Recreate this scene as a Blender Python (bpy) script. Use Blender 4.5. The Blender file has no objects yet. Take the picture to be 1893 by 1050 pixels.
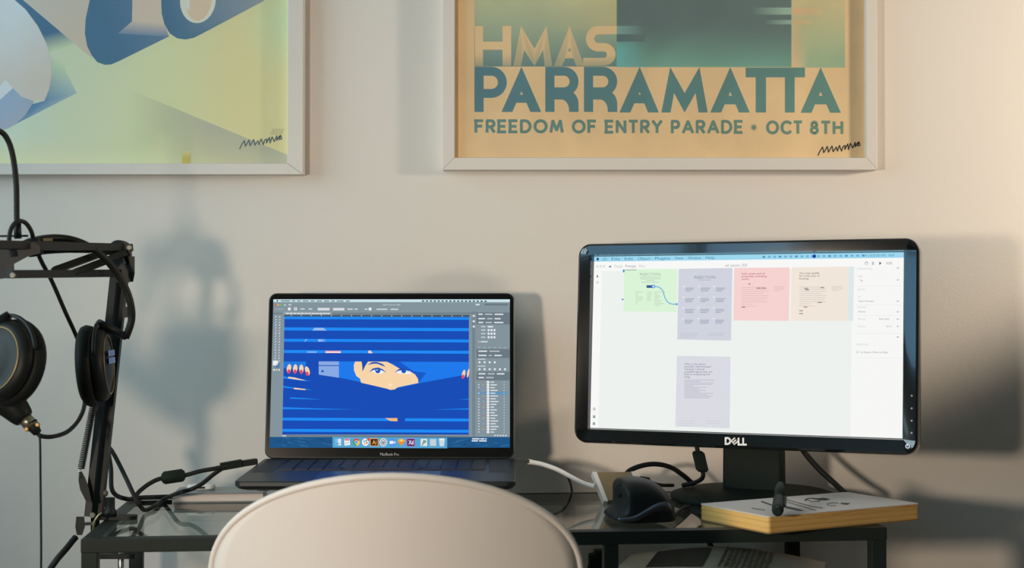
import bpy, bmesh, math, random
from mathutils import Vector, Matrix
random.seed(7)
S = bpy.context.scene
COL = S.collection
# ------------------------------------------------------------------ camera
F, PITCH, ZC = 2775.0, 0.0158, 1.015          # focal length in pixels of the 1893x1050 frame, upward tilt, eye height
WALL_Y, TABLE_Z = 2.284, 0.74
cam = bpy.data.cameras.new('camera'); cam_o = bpy.data.objects.new('camera', cam); COL.objects.link(cam_o)
cam.sensor_width = 36.0; cam.lens = 36.0 * F / 1893.0
cam.clip_start = 0.02
cam_o.location = (0, 0, ZC); cam_o.rotation_euler = (math.pi / 2 + PITCH, 0, 0)
cam.dof.use_dof = True; cam.dof.focus_distance = 2.1; cam.dof.aperture_fstop = 7.0
S.camera = cam_o
# ------------------------------------------------------------------ exposure, world, lights
vs = S.view_settings
vs.view_transform = 'Standard'; vs.look = 'None'; vs.gamma = 1.0; vs.exposure = 0.0; vs.use_curve_mapping = False
W = bpy.data.worlds.new('world'); S.world = W; W.use_nodes = True
bg = W.node_tree.nodes['Background']; bg.inputs[0].default_value = (0.33, 0.68, 1.0, 1); bg.inputs[1].default_value = 2.6

def light(name, kind, loc, target, color, power, **kw):
    l = bpy.data.lights.new(name, kind); o = bpy.data.objects.new(name, l); COL.objects.link(o)
    o.location = loc; l.color = color; l.energy = power
    d = Vector(target) - Vector(loc)
    o.rotation_euler = d.to_track_quat('-Z', 'Y').to_euler()
    for k, v in kw.items(): setattr(l, k, v)
    return o
KEY, KEY_AIM = (-0.85, 0.30, 1.00), (0.62, 2.30, 0.88)          # floor lamp standing left of the camera
SIDE, SIDE_AIM = (1.55, 1.65, 1.36), (0.30, 2.30, 1.55)         # floor lamp standing right of the desk
light('window_daylight', 'AREA', (-1.66, 1.35, 1.55), (1.0, 1.35, 1.45), (0.92, 1.0, 0.90), 13.0, shape='RECTANGLE', size=1.2, size_y=1.1)
light('floor_lamp_bulb', 'SPOT', KEY, KEY_AIM, (1.0, 0.803, 0.62), 77, spot_size=math.radians(78), spot_blend=1.0, shadow_soft_size=0.07)
light('corner_lamp_bulb', 'SPOT', SIDE, SIDE_AIM, (1.0, 0.815, 0.635), 48, spot_size=math.radians(66), spot_blend=0.22, shadow_soft_size=0.07)

# ------------------------------------------------------------------ helpers
def lin(v):
    v = v / 255.0
    return v / 12.92 if v <= 0.04045 else ((v + 0.055) / 1.055) ** 2.4
def C(r, g, b): return (lin(r), lin(g), lin(b), 1.0)
def at(u, v, Y):
    """a point of the photograph at distance Y from the camera"""
    a = (u - 946.5) / F; b = -(v - 525.0) / F
    c, s = math.cos(PITCH), math.sin(PITCH)
    dy, dz = c - s * b, s + c * b
    k = Y / dy
    return Vector((a * k, Y, ZC + dz * k))
def on(u, v, z):
    """a point of the photograph lying at height z"""
    p = at(u, v, 1.0); d = p - Vector((0, 0, ZC))
    return Vector((0, 0, ZC)) + d * ((z - ZC) / d.z)

MATS = {}
def mat(name, col, rough=0.5, metal=0.0, noise=0.0, nscale=40.0, bump=0.0, bscale=200.0, spec=0.5, coat=0.0, emit=None):
    if name in MATS: return MATS[name]
    m = bpy.data.materials.new(name); m.use_nodes = True
    n = m.node_tree.nodes; l = m.node_tree.links
    p = n['Principled BSDF']
    p.inputs['Base Color'].default_value = col; p.inputs['Roughness'].default_value = rough
    p.inputs['Metallic'].default_value = metal; p.inputs['Specular IOR Level'].default_value = spec
    p.inputs['Coat Weight'].default_value = coat
    tc = n.new('ShaderNodeTexCoord')
    if noise:
        t = n.new('ShaderNodeTexNoise'); t.inputs['Scale'].default_value = nscale; t.inputs['Detail'].default_value = 4
        l.new(tc.outputs['Object'], t.inputs['Vector'])
        mx = n.new('ShaderNodeMix'); mx.data_type = 'RGBA'
        mx.inputs[6].default_value = [c * (1 - noise) for c in col[:3]] + [1]
        mx.inputs[7].default_value = [min(1, c * (1 + noise)) for c in col[:3]] + [1]
        l.new(t.outputs['Fac'], mx.inputs[0]); l.new(mx.outputs[2], p.inputs['Base Color'])
    if bump:
        t = n.new('ShaderNodeTexNoise'); t.inputs['Scale'].default_value = bscale; t.inputs['Detail'].default_value = 3
        l.new(tc.outputs['Object'], t.inputs['Vector'])
        b = n.new('ShaderNodeBump'); b.inputs['Strength'].default_value = bump; b.inputs['Distance'].default_value = 0.002
        l.new(t.outputs['Fac'], b.inputs['Height']); l.new(b.outputs['Normal'], p.inputs['Normal'])
    if emit:
        p.inputs['Emission Color'].default_value = emit[0]; p.inputs['Emission Strength'].default_value = emit[1]
    MATS[name] = m
    return m
def attr_mat(name, emission=False, rough=0.6, mottle=0.0, mscale=9.0):
    """printed paper or lit screen: colours come from the mesh's own colour attribute"""
    m = bpy.data.materials.new(name); m.use_nodes = True
    n = m.node_tree.nodes; l = m.node_tree.links
    p = n['Principled BSDF']; a = n.new('ShaderNodeAttribute'); a.attribute_name = 'Col'
    p.inputs['Roughness'].default_value = rough
    if emission:
        p.inputs['Base Color'].default_value = (0.01, 0.01, 0.012, 1); p.inputs['Specular IOR Level'].default_value = 0.05
        l.new(a.outputs['Color'], p.inputs['Emission Color']); p.inputs['Emission Strength'].default_value = 0.95
    else:
        out = a.outputs['Color']
        if mottle:
            tc = n.new('ShaderNodeTexCoord'); t = n.new('ShaderNodeTexNoise')
            t.inputs['Scale'].default_value = mscale; t.inputs['Detail'].default_value = 5; t.inputs['Distortion'].default_value = 1.2
            l.new(tc.outputs['Object'], t.inputs['Vector'])
            r = n.new('ShaderNodeMapRange'); r.inputs[3].default_value = 1 - mottle; r.inputs[4].default_value = 1 + mottle * 0.6
            r.inputs[1].default_value = 0.3; r.inputs[2].default_value = 0.7
            l.new(t.outputs['Fac'], r.inputs[0])
            mx = n.new('ShaderNodeMix'); mx.data_type = 'RGBA'; mx.blend_type = 'MULTIPLY'; mx.inputs[0].default_value = 1
            l.new(out, mx.inputs[6]); l.new(r.outputs[0], mx.inputs[7]); out = mx.outputs[2]
        l.new(out, p.inputs['Base Color'])
    return m
def glass_mat(name, tint, ior=1.45, rough=0.0):
    """clear pane: Fresnel mix of straight-through light and reflection"""
    m = bpy.data.materials.new(name); m.use_nodes = True
    n = m.node_tree.nodes; l = m.node_tree.links; n.remove(n['Principled BSDF'])
    tr = n.new('ShaderNodeBsdfTransparent'); tr.inputs[0].default_value = tint
    gl = n.new('ShaderNodeBsdfGlossy'); gl.inputs['Roughness'].default_value = rough
    g = n.new('ShaderNodeNewGeometry'); i = n.new('ShaderNodeMix'); i.data_type = 'FLOAT'
    i.inputs[2].default_value = ior; i.inputs[3].default_value = 1 / ior
    l.new(g.outputs['Backfacing'], i.inputs[0])
    fr = n.new('ShaderNodeFresnel'); l.new(i.outputs[0], fr.inputs[0])
    mx = n.new('ShaderNodeMixShader'); l.new(fr.outputs[0], mx.inputs[0]); l.new(tr.outputs[0], mx.inputs[1]); l.new(gl.outputs[0], mx.inputs[2])
    l.new(mx.outputs[0], n['Material Output'].inputs[0])
    return m

class MB:
    """collects vertices and faces of one part"""
    def __init__(s): s.v = []; s.f = []; s.sm = []
    def add(s, vs, fs, smooth=False, M=None):
        o = len(s.v)
        s.v += [tuple(M @ Vector(v)) if M else tuple(v) for v in vs]
        s.f += [tuple(o + i for i in f) for f in fs]; s.sm += [smooth] * len(fs)
        return s
    def box(s, c, d, M=None, bev=0.0):
        bm = bmesh.new(); bmesh.ops.create_cube(bm, size=1)
        for v in bm.verts: v.co = Vector((v.co.x * d[0], v.co.y * d[1], v.co.z * d[2]))
        if bev: bmesh.ops.bevel(bm, geom=list(bm.edges), offset=bev, segments=2, profile=0.6, affect='EDGES')
        bm.verts.index_update()
        vs = [v.co + Vector(c) for v in bm.verts]; fs = [[v.index for v in f.verts] for f in bm.faces]; bm.free()
        return s.add(vs, fs, False, M)
    def tube(s, pts, r, n=10, M=None, cap=True, smooth_path=0):
        pts = [Vector(p) for p in pts]
        rs = list(r) if isinstance(r, (list, tuple)) else [r] * len(pts)
        if smooth_path: pts, rs = spline(pts, rs, smooth_path)
        vs = []; fs = []; k = len(pts); N = None
        for i, p in enumerate(pts):
            t = (pts[min(i + 1, k - 1)] - pts[max(i - 1, 0)]).normalized()
            if N is None:
                N = t.orthogonal().normalized()
            else:
                N = (N - t * N.dot(t)); N = N.normalized() if N.length > 1e-6 else t.orthogonal().normalized()
            B = t.cross(N)
            for j in range(n):
                a = 2 * math.pi * j / n
                vs.append(p + (N * math.cos(a) + B * math.sin(a)) * rs[i])
        for i in range(k - 1):
            for j in range(n):
                fs.append((i * n + j, i * n + (j + 1) % n, (i + 1) * n + (j + 1) % n, (i + 1) * n + j))
        s.add(vs, fs, True, M)
        if cap:
            s.add(vs[:n], [tuple(reversed(range(n)))], False, M); s.add(vs[-n:], [tuple(range(n))], False, M)
        return s
    def bar(s, a, b, w, h, up=(0, 0, 1)):
        a = Vector(a); b = Vector(b); t = (b - a).normalized(); u = Vector(up); sd = t.cross(u).normalized(); u = sd.cross(t)
        vs = [p + sd * (i * w / 2) + u * (j * h / 2) for p in (a, b) for i, j in ((-1, -1), (1, -1), (1, 1), (-1, 1))]
        return s.add(vs, [(3, 2, 1, 0), (4, 5, 6, 7), (0, 1, 5, 4), (1, 2, 6, 5), (2, 3, 7, 6), (3, 0, 4, 7)])
    def lathe(s, prof, axis_o, axis_d, n=28):
        """profile of (radius, distance along the axis)"""
        o = Vector(axis_o); d = Vector(axis_d).normalized(); N = d.orthogonal().normalized(); B = d.cross(N)
        vs = [o + d * h + (N * math.cos(2 * math.pi * j / n) + B * math.sin(2 * math.pi * j / n)) * r for r, h in prof for j in range(n)]
        fs = [(i * n + j, i * n + (j + 1) % n, (i + 1) * n + (j + 1) % n, (i + 1) * n + j) for i in range(len(prof) - 1) for j in range(n)]
        s.add(vs, fs, True)
        k = len(prof)
        s.add(vs[:n], [tuple(reversed(range(n)))]); s.add(vs[(k - 1) * n:], [tuple(range(n))])
        return s
    def loft(s, loops, M=None, cap0=True, cap1=True, smooth=False, close=False):
        n = len(loops[0]); vs = [Vector(p) for lp in loops for p in lp]
        fs = [(i * n + j, i * n + (j + 1) % n, (i + 1) * n + (j + 1) % n, (i + 1) * n + j) for i in range(len(loops) - 1) for j in range(n)]
        if close: fs += [((len(loops) - 1) * n + j, (len(loops) - 1) * n + (j + 1) % n, (j + 1) % n, j) for j in range(n)]
        s.add(vs, fs, smooth, M)
        if cap0: s.add(loops[0], [tuple(reversed(range(n)))], False, M)
        if cap1: s.add(loops[-1], [tuple(range(n))], False, M)
        return s
    def build(s, name, m, parent=None, world=False, fix=True):
        me = bpy.data.meshes.new(name)
        bm = bmesh.new()
        vv = [bm.verts.new(v) for v in s.v]
        for f, smf in zip(s.f, s.sm):
            try: bm.faces.new([vv[i] for i in f]).smooth = smf
            except ValueError: pass
        bmesh.ops.remove_doubles(bm, verts=bm.verts, dist=1e-6)
        if fix: bmesh.ops.recalc_face_normals(bm, faces=bm.faces)
        bm.to_mesh(me); bm.free()
        if parent is not None and world: me.transform(full(parent).inverted())
        o = bpy.data.objects.new(name, me); COL.objects.link(o)
        me.materials.append(m)
        if parent is not None: o.parent = parent
        return o
def full(o):
    M = Matrix.LocRotScale(o.location, o.rotation_euler, o.scale)
    return full(o.parent) @ M if o.parent else M
def spline(pts, rs, k):
    out = []; ro = []; n = len(pts)
    for i in range(n - 1):
        p0, p1, p2, p3 = pts[max(i - 1, 0)], pts[i], pts[i + 1], pts[min(i + 2, n - 1)]
        for j in range(k):
            t = j / k
            out.append(0.5 * ((2 * p1) + (p2 - p0) * t + (2 * p0 - 5 * p1 + 4 * p2 - p3) * t * t + (3 * p1 - p0 - 3 * p2 + p3) * t ** 3))
            ro.append(rs[i] * (1 - t) + rs[i + 1] * t)
    return out + [pts[-1]], ro + [rs[-1]]
def rrect(w, h, r, n=6, cx=0.0, cz=0.0, y=0.0, plane='xz'):
    """rounded rectangle loop"""
    pts = []
    for qx, qz, a0 in ((1, 1, 0), (-1, 1, 90), (-1, -1, 180), (1, -1, 270)):
        for i in range(n + 1):
            a = math.radians(a0 + 90 * i / n)
            x = cx + qx * (w / 2 - r) + r * math.cos(a); z = cz + qz * (h / 2 - r) + r * math.sin(a)
            pts.append((x, y, z) if plane == 'xz' else (x, z, y))
    return pts
def thing(name, label, cat, loc=(0, 0, 0), rot=(0, 0, 0), group=None):
    o = bpy.data.objects.new(name, None); COL.objects.link(o); o.empty_display_size = 0.05
    o.location = loc; o.rotation_euler = rot; tag(o, label, cat, group)
    return o
def tag(o, label, cat, group=None):
    o['label'] = label; o['category'] = cat
    if group: o['group'] = group
    return o
def struct(o): o['kind'] = 'structure'; return o

# flat print: coloured polygons, each on its own thin layer
def glyphs(body, bold=0.0):
    cu = bpy.data.curves.new('t', 'FONT'); cu.body = body; cu.size = 1.0; cu.offset = bold; cu.resolution_u = 3
    ob = bpy.data.objects.new('t', cu); COL.objects.link(ob)
    bpy.context.view_layer.update()
    me = bpy.data.meshes.new_from_object(ob.evaluated_get(bpy.context.evaluated_depsgraph_get()))
    vs = [(v.co.x, v.co.y) for v in me.vertices]; fs = [tuple(p.vertices) for p in me.polygons]
    bpy.data.objects.remove(ob); bpy.data.curves.remove(cu); bpy.data.meshes.remove(me)
    return vs, fs
class Art:
    def __init__(s, to3d, normal, eps=2e-5):
        s.to3d = to3d; s.n = Vector(normal); s.eps = eps; s.v = []; s.f = []; s.c = []
    def poly(s, pts, col, layer, fs=None):
        """col: one colour or a function of (x, y)"""
        o = len(s.v)
        for p in pts: s.v.append(s.to3d(p[0], p[1]) + s.n * (s.eps * layer))
        for f in (fs or [tuple(range(len(pts)))]):
            s.f.append(tuple(o + i for i in f)); s.c.append([col(*pts[i][:2]) if callable(col) else col for i in f])
    def rect(s, x0, y0, x1, y1, col, layer, nx=1, ny=1):
        pts = [(x0 + (x1 - x0) * i / nx, y0 + (y1 - y0) * j / ny) for j in range(ny + 1) for i in range(nx + 1)]
        w = nx + 1
        s.poly(pts, col, layer, [(j * w + i, j * w + i + 1, (j + 1) * w + i + 1, (j + 1) * w + i) for j in range(ny) for i in range(nx)])
    def ell(s, cx, cy, rx, ry, col, layer, n=24, rot=0.0):
        c, q = math.cos(rot), math.sin(rot)
        s.poly([(cx + rx * math.cos(2 * math.pi * i / n) * c - ry * math.sin(2 * math.pi * i / n) * q,
                 cy + rx * math.cos(2 * math.pi * i / n) * q + ry * math.sin(2 * math.pi * i / n) * c) for i in range(n)], col, layer)
    def stroke(s, pts, w, col, layer):
        for i, (a, b) in enumerate(zip(pts, pts[1:])):
            ly = layer + 0.3 * (i % 3)
            dx, dy = b[0] - a[0], b[1] - a[1]; L = math.hypot(dx, dy) or 1
            nx, ny = -dy / L * w / 2, dx / L * w / 2; ex, ey = dx / L * w * 0.25, dy / L * w * 0.25
            s.poly([(a[0] + nx - ex, a[1] + ny - ey), (b[0] + nx + ex, b[1] + ny + ey), (b[0] - nx + ex, b[1] - ny + ey), (a[0] - nx - ex, a[1] - ny - ey)], col, ly)
    def text(s, body, x0, x1, ybase, cap, col, layer, bold=0.0):
        """fitted between x0 and x1, capital height cap, base line ybase"""
        vs, fs = glyphs(body, bold)
        if not vs: return
        a = min(v[0] for v in vs); b = max(v[0] for v in vs)
        k = (x1 - x0) / (b - a)
        s.poly([(x0 + (v[0] - a) * k, ybase - v[1] * cap / 0.72) for v in vs], col, layer, fs)
    def tint(s, g, f0=0):
        s.c = [[gain(c, g) for c in cs] if i >= f0 else cs for i, cs in enumerate(s.c)]
    def build(s, name, m, parent, world=False):
        me = bpy.data.meshes.new(name); me.from_pydata([tuple(v) for v in s.v], [], s.f)
        at_ = me.color_attributes.new('Col', 'FLOAT_COLOR', 'CORNER')
        flat = [x for cs in s.c for c in cs for x in c]
        at_.data.foreach_set('color', flat)
        if world: me.transform(full(parent).inverted())
        o = bpy.data.objects.new(name, me); COL.objects.link(o); me.materials.append(m); o.parent = parent
        return o
def gain(c, g): return tuple(min(0.92, c[i] * g[i]) for i in range(3)) + (1.0,)
def mix(a, b, t):
    t = max(0, min(1, t)); return tuple(a[i] * (1 - t) + b[i] * t for i in range(4))
def grad(x0, y0, ca, x1, y1, cb):
    dx, dy = x1 - x0, y1 - y0; q = dx * dx + dy * dy
    return lambda x, y: mix(ca, cb, ((x - x0) * dx + (y - y0) * dy) / q)
def homography(src):
    """unit-square coordinates (u right, v down) of a photographed rectangle TL, TR, BR, BL"""
    (x0, y0), (x1, y1), (x2, y2), (x3, y3) = src
    dx1, dx2, dx3 = x1 - x2, x3 - x2, x0 - x1 + x2 - x3; dy1, dy2, dy3 = y1 - y2, y3 - y2, y0 - y1 + y2 - y3
    D = dx1 * dy2 - dx2 * dy1
    g = (dx3 * dy2 - dx2 * dy3) / D; h = (dx1 * dy3 - dx3 * dy1) / D
    H = Matrix(((x1 - x0 + g * x1, x3 - x0 + h * x3, x0), (y1 - y0 + g * y1, y3 - y0 + h * y3, y0), (g, h, 1))).inverted()
    def f(x, y):
        p = H @ Vector((x, y, 1)); return p.x / p.z, p.y / p.z
    return f

# ------------------------------------------------------------------ materials
WHITE_WALL = mat('wall_paint', C(226, 221, 213), 0.75, noise=0.02, nscale=3, bump=0.12, bscale=260, spec=0.3)
CEIL = mat('ceiling_paint', C(225, 222, 216), 0.9, noise=0.02, nscale=3)
FLOORM = mat('floor_boards', C(120, 92, 66), 0.5, noise=0.25, nscale=6)
BLACK = mat('black_plastic', C(30, 40, 36), 0.6, noise=0.1, nscale=60, spec=0.12)
BLACKM = mat('black_powder_coat', C(34, 42, 39), 0.5, noise=0.12, nscale=120, bump=0.05, bscale=900, spec=0.2)
RUBBER = mat('black_rubber', C(24, 28, 28), 0.6, noise=0.1, nscale=80, spec=0.3)
GLOSSY = mat('piano_black', C(14, 19, 22), 0.09, noise=0.1, nscale=20, spec=0.6, coat=0.8)
BOLT = mat('bolt_steel', C(120, 120, 112), 0.5, 0.7, noise=0.05)
FRAMEW = mat('white_lacquer', C(222, 217, 209), 0.5, noise=0.02, nscale=30)
STEEL = mat('bright_steel', C(190, 190, 186), 0.3, 1.0, noise=0.05)
GOLD = mat('brass', C(190, 150, 80), 0.3, 1.0, noise=0.05)
WPLAST = mat('white_plastic', C(226, 226, 224), 0.35, noise=0.02)
SHELL = mat('chair_shell_plastic', C(208, 204, 198), 0.5, noise=0.02, nscale=20, bump=0.03, bscale=700, spec=0.3)
SPACEGREY = mat('dark_grey_aluminium', C(66, 70, 72), 0.42, 0.85, noise=0.03, nscale=200)
PANE = glass_mat('frame_glass', (0.995, 0.995, 0.995, 1), 1.3)
TABLEGLASS = glass_mat('table_glass', (0.88, 0.93, 0.90, 1), 1.5)
WINGLASS = glass_mat('window_glass', (0.97, 0.98, 0.98, 1), 1.45)
PRINT = attr_mat('printed_paper', rough=0.65, mottle=0.10, mscale=7)
PRINT2 = attr_mat('printed_paper_smooth', rough=0.7)
SCREEN = attr_mat('lit_screen', True, 0.6)
# ------------------------------------------------------------------ room
X0, X1, Y0, Y1, ZT = -1.60, 3.2, -4.6, WALL_Y, 2.7
struct(MB().box(((X0 + X1) / 2, (Y0 + Y1) / 2, -0.05), (X1 - X0 + .4, Y1 - Y0 + .4, 0.1)).build('floor', FLOORM))
struct(MB().box(((X0 + X1) / 2, (Y0 + Y1) / 2, ZT + 0.05), (X1 - X0 + .4, Y1 - Y0 + .4, 0.1)).build('ceiling', CEIL))
struct(MB().box(((X0 + X1) / 2, Y1 + 0.06, ZT / 2), (X1 - X0 + .24, 0.12, ZT)).build('wall_back', WHITE_WALL))
struct(MB().box((X1 + 0.06, (Y0 + Y1) / 2, ZT / 2), (0.12, Y1 - Y0, ZT)).build('wall_right', WHITE_WALL))
def wall_with_holes(name, c, a0, a1, holes):
    """wall across x = c; each hole = (low, high, sill, head)"""
    m = MB(); p = a0
    for lo, hi, sl, hd in holes:
        for p0, p1, z0, z1 in ((p, lo, 0, ZT), (lo, hi, 0, sl), (lo, hi, hd, ZT)): m.box((c, (p0 + p1) / 2, (z0 + z1) / 2), (0.12, p1 - p0, z1 - z0))
        p = hi
    m.box((c, (p + a1) / 2, ZT / 2), (0.12, a1 - p, ZT))
    return struct(m.build(name, WHITE_WALL))
def window(name, axis, c, h):
    lo, hi, sl, hd = h; w = struct(bpy.data.objects.new(name, None)); COL.objects.link(w)
    mid = (lo + hi) / 2
    w.location = (c, mid, sl) if axis == 'x' else (mid, c, sl)
    def bx(p0, p1, z0, z1, t, nm, m):
        b = MB()
        if axis == 'x': b.box((c, (p0 + p1) / 2, (z0 + z1) / 2), (t, p1 - p0, z1 - z0))
        else: b.box(((p0 + p1) / 2, c, (z0 + z1) / 2), (p1 - p0, t, z1 - z0))
        return b.build(nm, m, w, True)
    e = 0.05
    bx(lo, hi, sl, sl + e, 0.06, 'frame_rail', FRAMEW); bx(lo, hi, hd - e, hd, 0.06, 'frame_rail', FRAMEW)
    bx(lo, lo + e, sl + e, hd - e, 0.06, 'frame_stile', FRAMEW); bx(hi - e, hi, sl + e, hd - e, 0.06, 'frame_stile', FRAMEW)
    bx(mid - e / 2, mid + e / 2, sl + e, hd - e, 0.06, 'mullion', FRAMEW)
    bx(lo + e, mid - e / 2, sl + e, hd - e, 0.006, 'pane', WINGLASS); bx(mid + e / 2, hi - e, sl + e, hd - e, 0.006, 'pane', WINGLASS)
HL, HM_ = (0.7, 2.0, 0.95, 2.15), (-0.75, 0.5, 0.75, 2.15)
wall_with_holes('wall_left', X0 - 0.06, Y0, Y1, (HM_, HL)); window('window_1', 'x', X0 - 0.03, HL); window('window_2', 'x', X0 - 0.03, HM_)
struct(MB().box(((X0 + X1) / 2, Y0 - 0.06, ZT / 2), (X1 - X0 + .24, 0.12, ZT)).build('wall_front', WHITE_WALL))

# ------------------------------------------------------------------ framed posters
YF, YP = WALL_Y - 0.026, WALL_Y - 0.012      # frame front, print plane
def px_wall(u, v): return at(u, v, YP)
def poster(label, x0, x1, xi0, xi1, top, yo, yi):
    a = at(x0, yo, YF); b = at(x1, yo, YF); zt = top
    th = thing('framed_poster', label, 'poster', ((a.x + b.x) / 2, WALL_Y, a.z), group='posters hanging on the wall')
    ia = at(xi0, yi, YF); ib = at(xi1, yi, YF)
    yb = WALL_Y - 0.0005
    w = ia.x - a.x; h = ia.z - a.z
    def rail(pts):
        m = MB(); f = [(p[0], YF, p[1]) for p in pts]; k = [(p[0], yb, p[1]) for p in pts]
        bm = m.add(f + k, [(0, 1, 2, 3), (7, 6, 5, 4), (0, 4, 5, 1), (1, 5, 6, 2), (2, 6, 7, 3), (3, 7, 4, 0)])
        o = m.build('frame_rail', FRAMEW, th, True)
        md = o.modifiers.new('bevel', 'BEVEL'); md.width = 0.0008; md.segments = 2
    g = 0.0002
    rail([(a.x, a.z), (b.x, a.z), (ib.x, ia.z), (ia.x, ia.z)])
    rail([(a.x, zt), (ia.x, zt - h), (ib.x, zt - h), (b.x, zt)])
    rail([(a.x, a.z + g), (ia.x, ia.z + g), (ia.x, zt - h - g), (a.x, zt - g)])
    rail([(b.x, a.z + g), (b.x, zt - g), (ib.x, zt - h - g), (ib.x, ia.z + g)])
    MB().box(((ia.x + ib.x) / 2, YP + 0.006, (ia.z + zt - h) / 2), (ib.x - ia.x, 0.006, zt - h - ia.z)).build('backing_board', FRAMEW, th, True)
    MB().box(((ia.x + ib.x) / 2, YP - 0.004, (ia.z + zt - h) / 2), (ib.x - ia.x - .0006, 0.002, zt - h - ia.z - .0006)).build('glass_pane', PANE, th, True)
    return th
PR = poster('white framed lettered poster with teal capitals on cream paper', 818, 1622, 840, 1602, 2.12, 314, 291.5)
PL = poster('white framed poster with blue curved shapes on pale green paper', -245, 560, -217, 531, 2.11, 322.5, 302)
N = (0, -1, 0)
CREAM = C(240, 210, 162)
A = Art(px_wall, N, 3e-5)
A.rect(836, -640, 1606, 296, CREAM, 0)
def g1(x, y):
    t = (y + 30) / 150
    top, midc, low = C(214, 216, 172), C(164, 186, 160), C(112, 148, 148)
    return mix(top, midc, t * 1.6) if t < .62 else mix(midc, low, (t - .62) / .38)
A.rect(877, -20, 1140, 123, lambda x, y: mix(g1(x, y), C(216, 204, 150), max(0, (y < 60) * ((x - 1000) / 260))), 1, 8, 12)
A.rect(877, -560, 1140, -20, C(222, 210, 152), 1)
def g2(x, y):
    top, low = C(106, 128, 128), C(128, 186, 168)
    c = mix(top, low, ((y - 40) / 90) ** 1.5 if y > 40 else 0)
    left = C(116, 196, 196)
    return mix(c, left, max(0, 1 - (x - 1140) / 55) * max(0, min(1, (y - 60) / 30)))
A.rect(1140, -560, 1463, -10, C(104, 126, 126), 1)
A.rect(1140, -10, 1463, 124, g2, 1, 20, 14)
def g3(x, y):
    top, low = C(222, 208, 160), C(166, 196, 160)
    return mix(mix(top, low, (y + 10) / 120), CREAM, max(0, 1 - (x - 1463) / 32) * max(0, (y - 20) / 80))
A.rect(1463, -560, 1562, -10, C(196, 186, 128), 1)
A.rect(1463, -10, 1562, 125, g3, 1, 10, 12)
A.rect(1390, 14, 1463, 27, grad(1390, 0, C(108, 130, 130), 1450, 0, C(160, 196, 180)), 2, 6)
A.rect(1415, 37, 1463, 45, grad(1415, 0, C(110, 134, 132), 1455, 0, C(152, 190, 174)), 2, 6)
A.rect(1463, 14, 1522, 27, grad(1463, 0, C(232, 192, 150), 1522, 0, C(218, 206, 160)), 2, 6)
A.rect(1463, 37, 1500, 45, grad(1463, 0, C(226, 192, 148), 1500, 0, C(216, 206, 160)), 2, 6)
A.rect(1140, 48, 1192, 63, grad(1140, 0, C(136, 184, 178), 1192, 0, C(108, 130, 130)), 2, 6)
A.rect(1140, 64, 1192, 77, grad(1140, 0, C(96, 124, 128), 1192, 0, C(108, 130, 130)), 2, 6)
def arc(cx, cy, rx, ry, a0, a1, n=14):
    return [(cx + rx * math.cos(math.radians(a0 + (a1 - a0) * i / n)), cy + ry * math.sin(math.radians(a0 + (a1 - a0) * i / n))) for i in range(n + 1)]
def strip(outer, inner, col, layer):
    n = len(outer); A.poly(outer + inner, col, layer, [(i, i + 1, n + i + 1, n + i) for i in range(n - 1)])
def letter_A(x0, x1, xa, y0, y1, leg, bar0, bar1, col, layer):
    """legs from the pointed apex, cross bar between bar0 and bar1"""
    def edge(xb, y): return xa + (xb - xa) * (y - y0) / (y1 - y0)
    yin = y0 + (y1 - y0) * leg / ((x1 - x0) / 2)
    def iL(y): return x0 + leg + (xa - x0 - leg) * (y1 - y) / (y1 - yin)
    def iR(y): return x1 - leg + (xa - x1 + leg) * (y1 - y) / (y1 - yin)
    A.poly([(xa, y0), (x0, y1), (x0 + leg, y1), (xa, yin)], col, layer); A.poly([(xa, y0), (xa, yin), (x1 - leg, y1), (x1, y1)], col, layer)
    A.poly([(iL(bar0), bar0), (iR(bar0), bar0), (iR(bar1), bar1), (iL(bar1), bar1)], col, layer + .4)
def letter_M(x0, x1, p0, p1, v, y0, y1, leg, vin, col, layer):
    A.poly([(p0, y0), (x0, y1), (x0 + leg, y1), (p0 + leg * .42, vin)], col, layer); A.poly([(p1, y0), (p1 - leg * .42, vin), (x1 - leg, y1), (x1, y1)], col, layer)
    A.poly([(p0, y0), (p0 + leg * .42, vin), (v, y1), (v, y1 - 36 * (y1 - y0) / 84)], col, layer + .3)
    A.poly([(p1, y0), (v, y1 - 36 * (y1 - y0) / 84), (v, y1), (p1 - leg * .42, vin)], col, layer + .6)
BIG = grad(877, 0, C(90, 136, 150), 1560, 0, C(104, 150, 142))
def letter_P(x, w, st, y0, y1, yb, is_r, layer):
    A.rect(x, y0, x + st, y1, BIG, layer)
    cy = (y0 + yb) / 2; r = (yb - y0) / 2; xr = x + w; cx = xr - r
    ri = r - 16.5
    o = [(x + st, y0)] + arc(cx, cy, r, r, -90, 90) + [(x + st, yb)]; i = [(x + st, y0 + 16.5)] + arc(cx, cy, ri, ri, -90, 90) + [(x + st, yb - 16.5)]
    if not is_r: strip(o, i, BIG, layer); return
    strip(o, i, BIG, layer)
    R2 = y1 - yb + 14
    oo = arc(xr - 28, yb + 14, 28, 28, -90, 0) + [(xr, y1)]; ii = arc(xr - 32, yb + 26, 14.5, 20, -90, 0) + [(xr - 17.5, y1)]
    strip([(x + st, yb - 14)] + oo, [(x + st, yb + 6)] + ii, BIG, layer + .5)
letter_P(877, 60, 17, 123.5, 207, 181, False, 3)
letter_A(927, 1000.5, 964, 123.5, 207, 20, 175, 190, BIG, 3)
letter_P(1008, 61.5, 17, 123.5, 207, 178, True, 3); letter_P(1079.5, 61.5, 17, 123.5, 207, 178, True, 3)
letter_A(1145, 1218, 1182.5, 123.5, 208, 20, 175, 191, BIG, 3)
letter_M(1222.6, 1308.4, 1239, 1293, 1265.5, 124, 208, 17, 172, BIG, 3)
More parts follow.
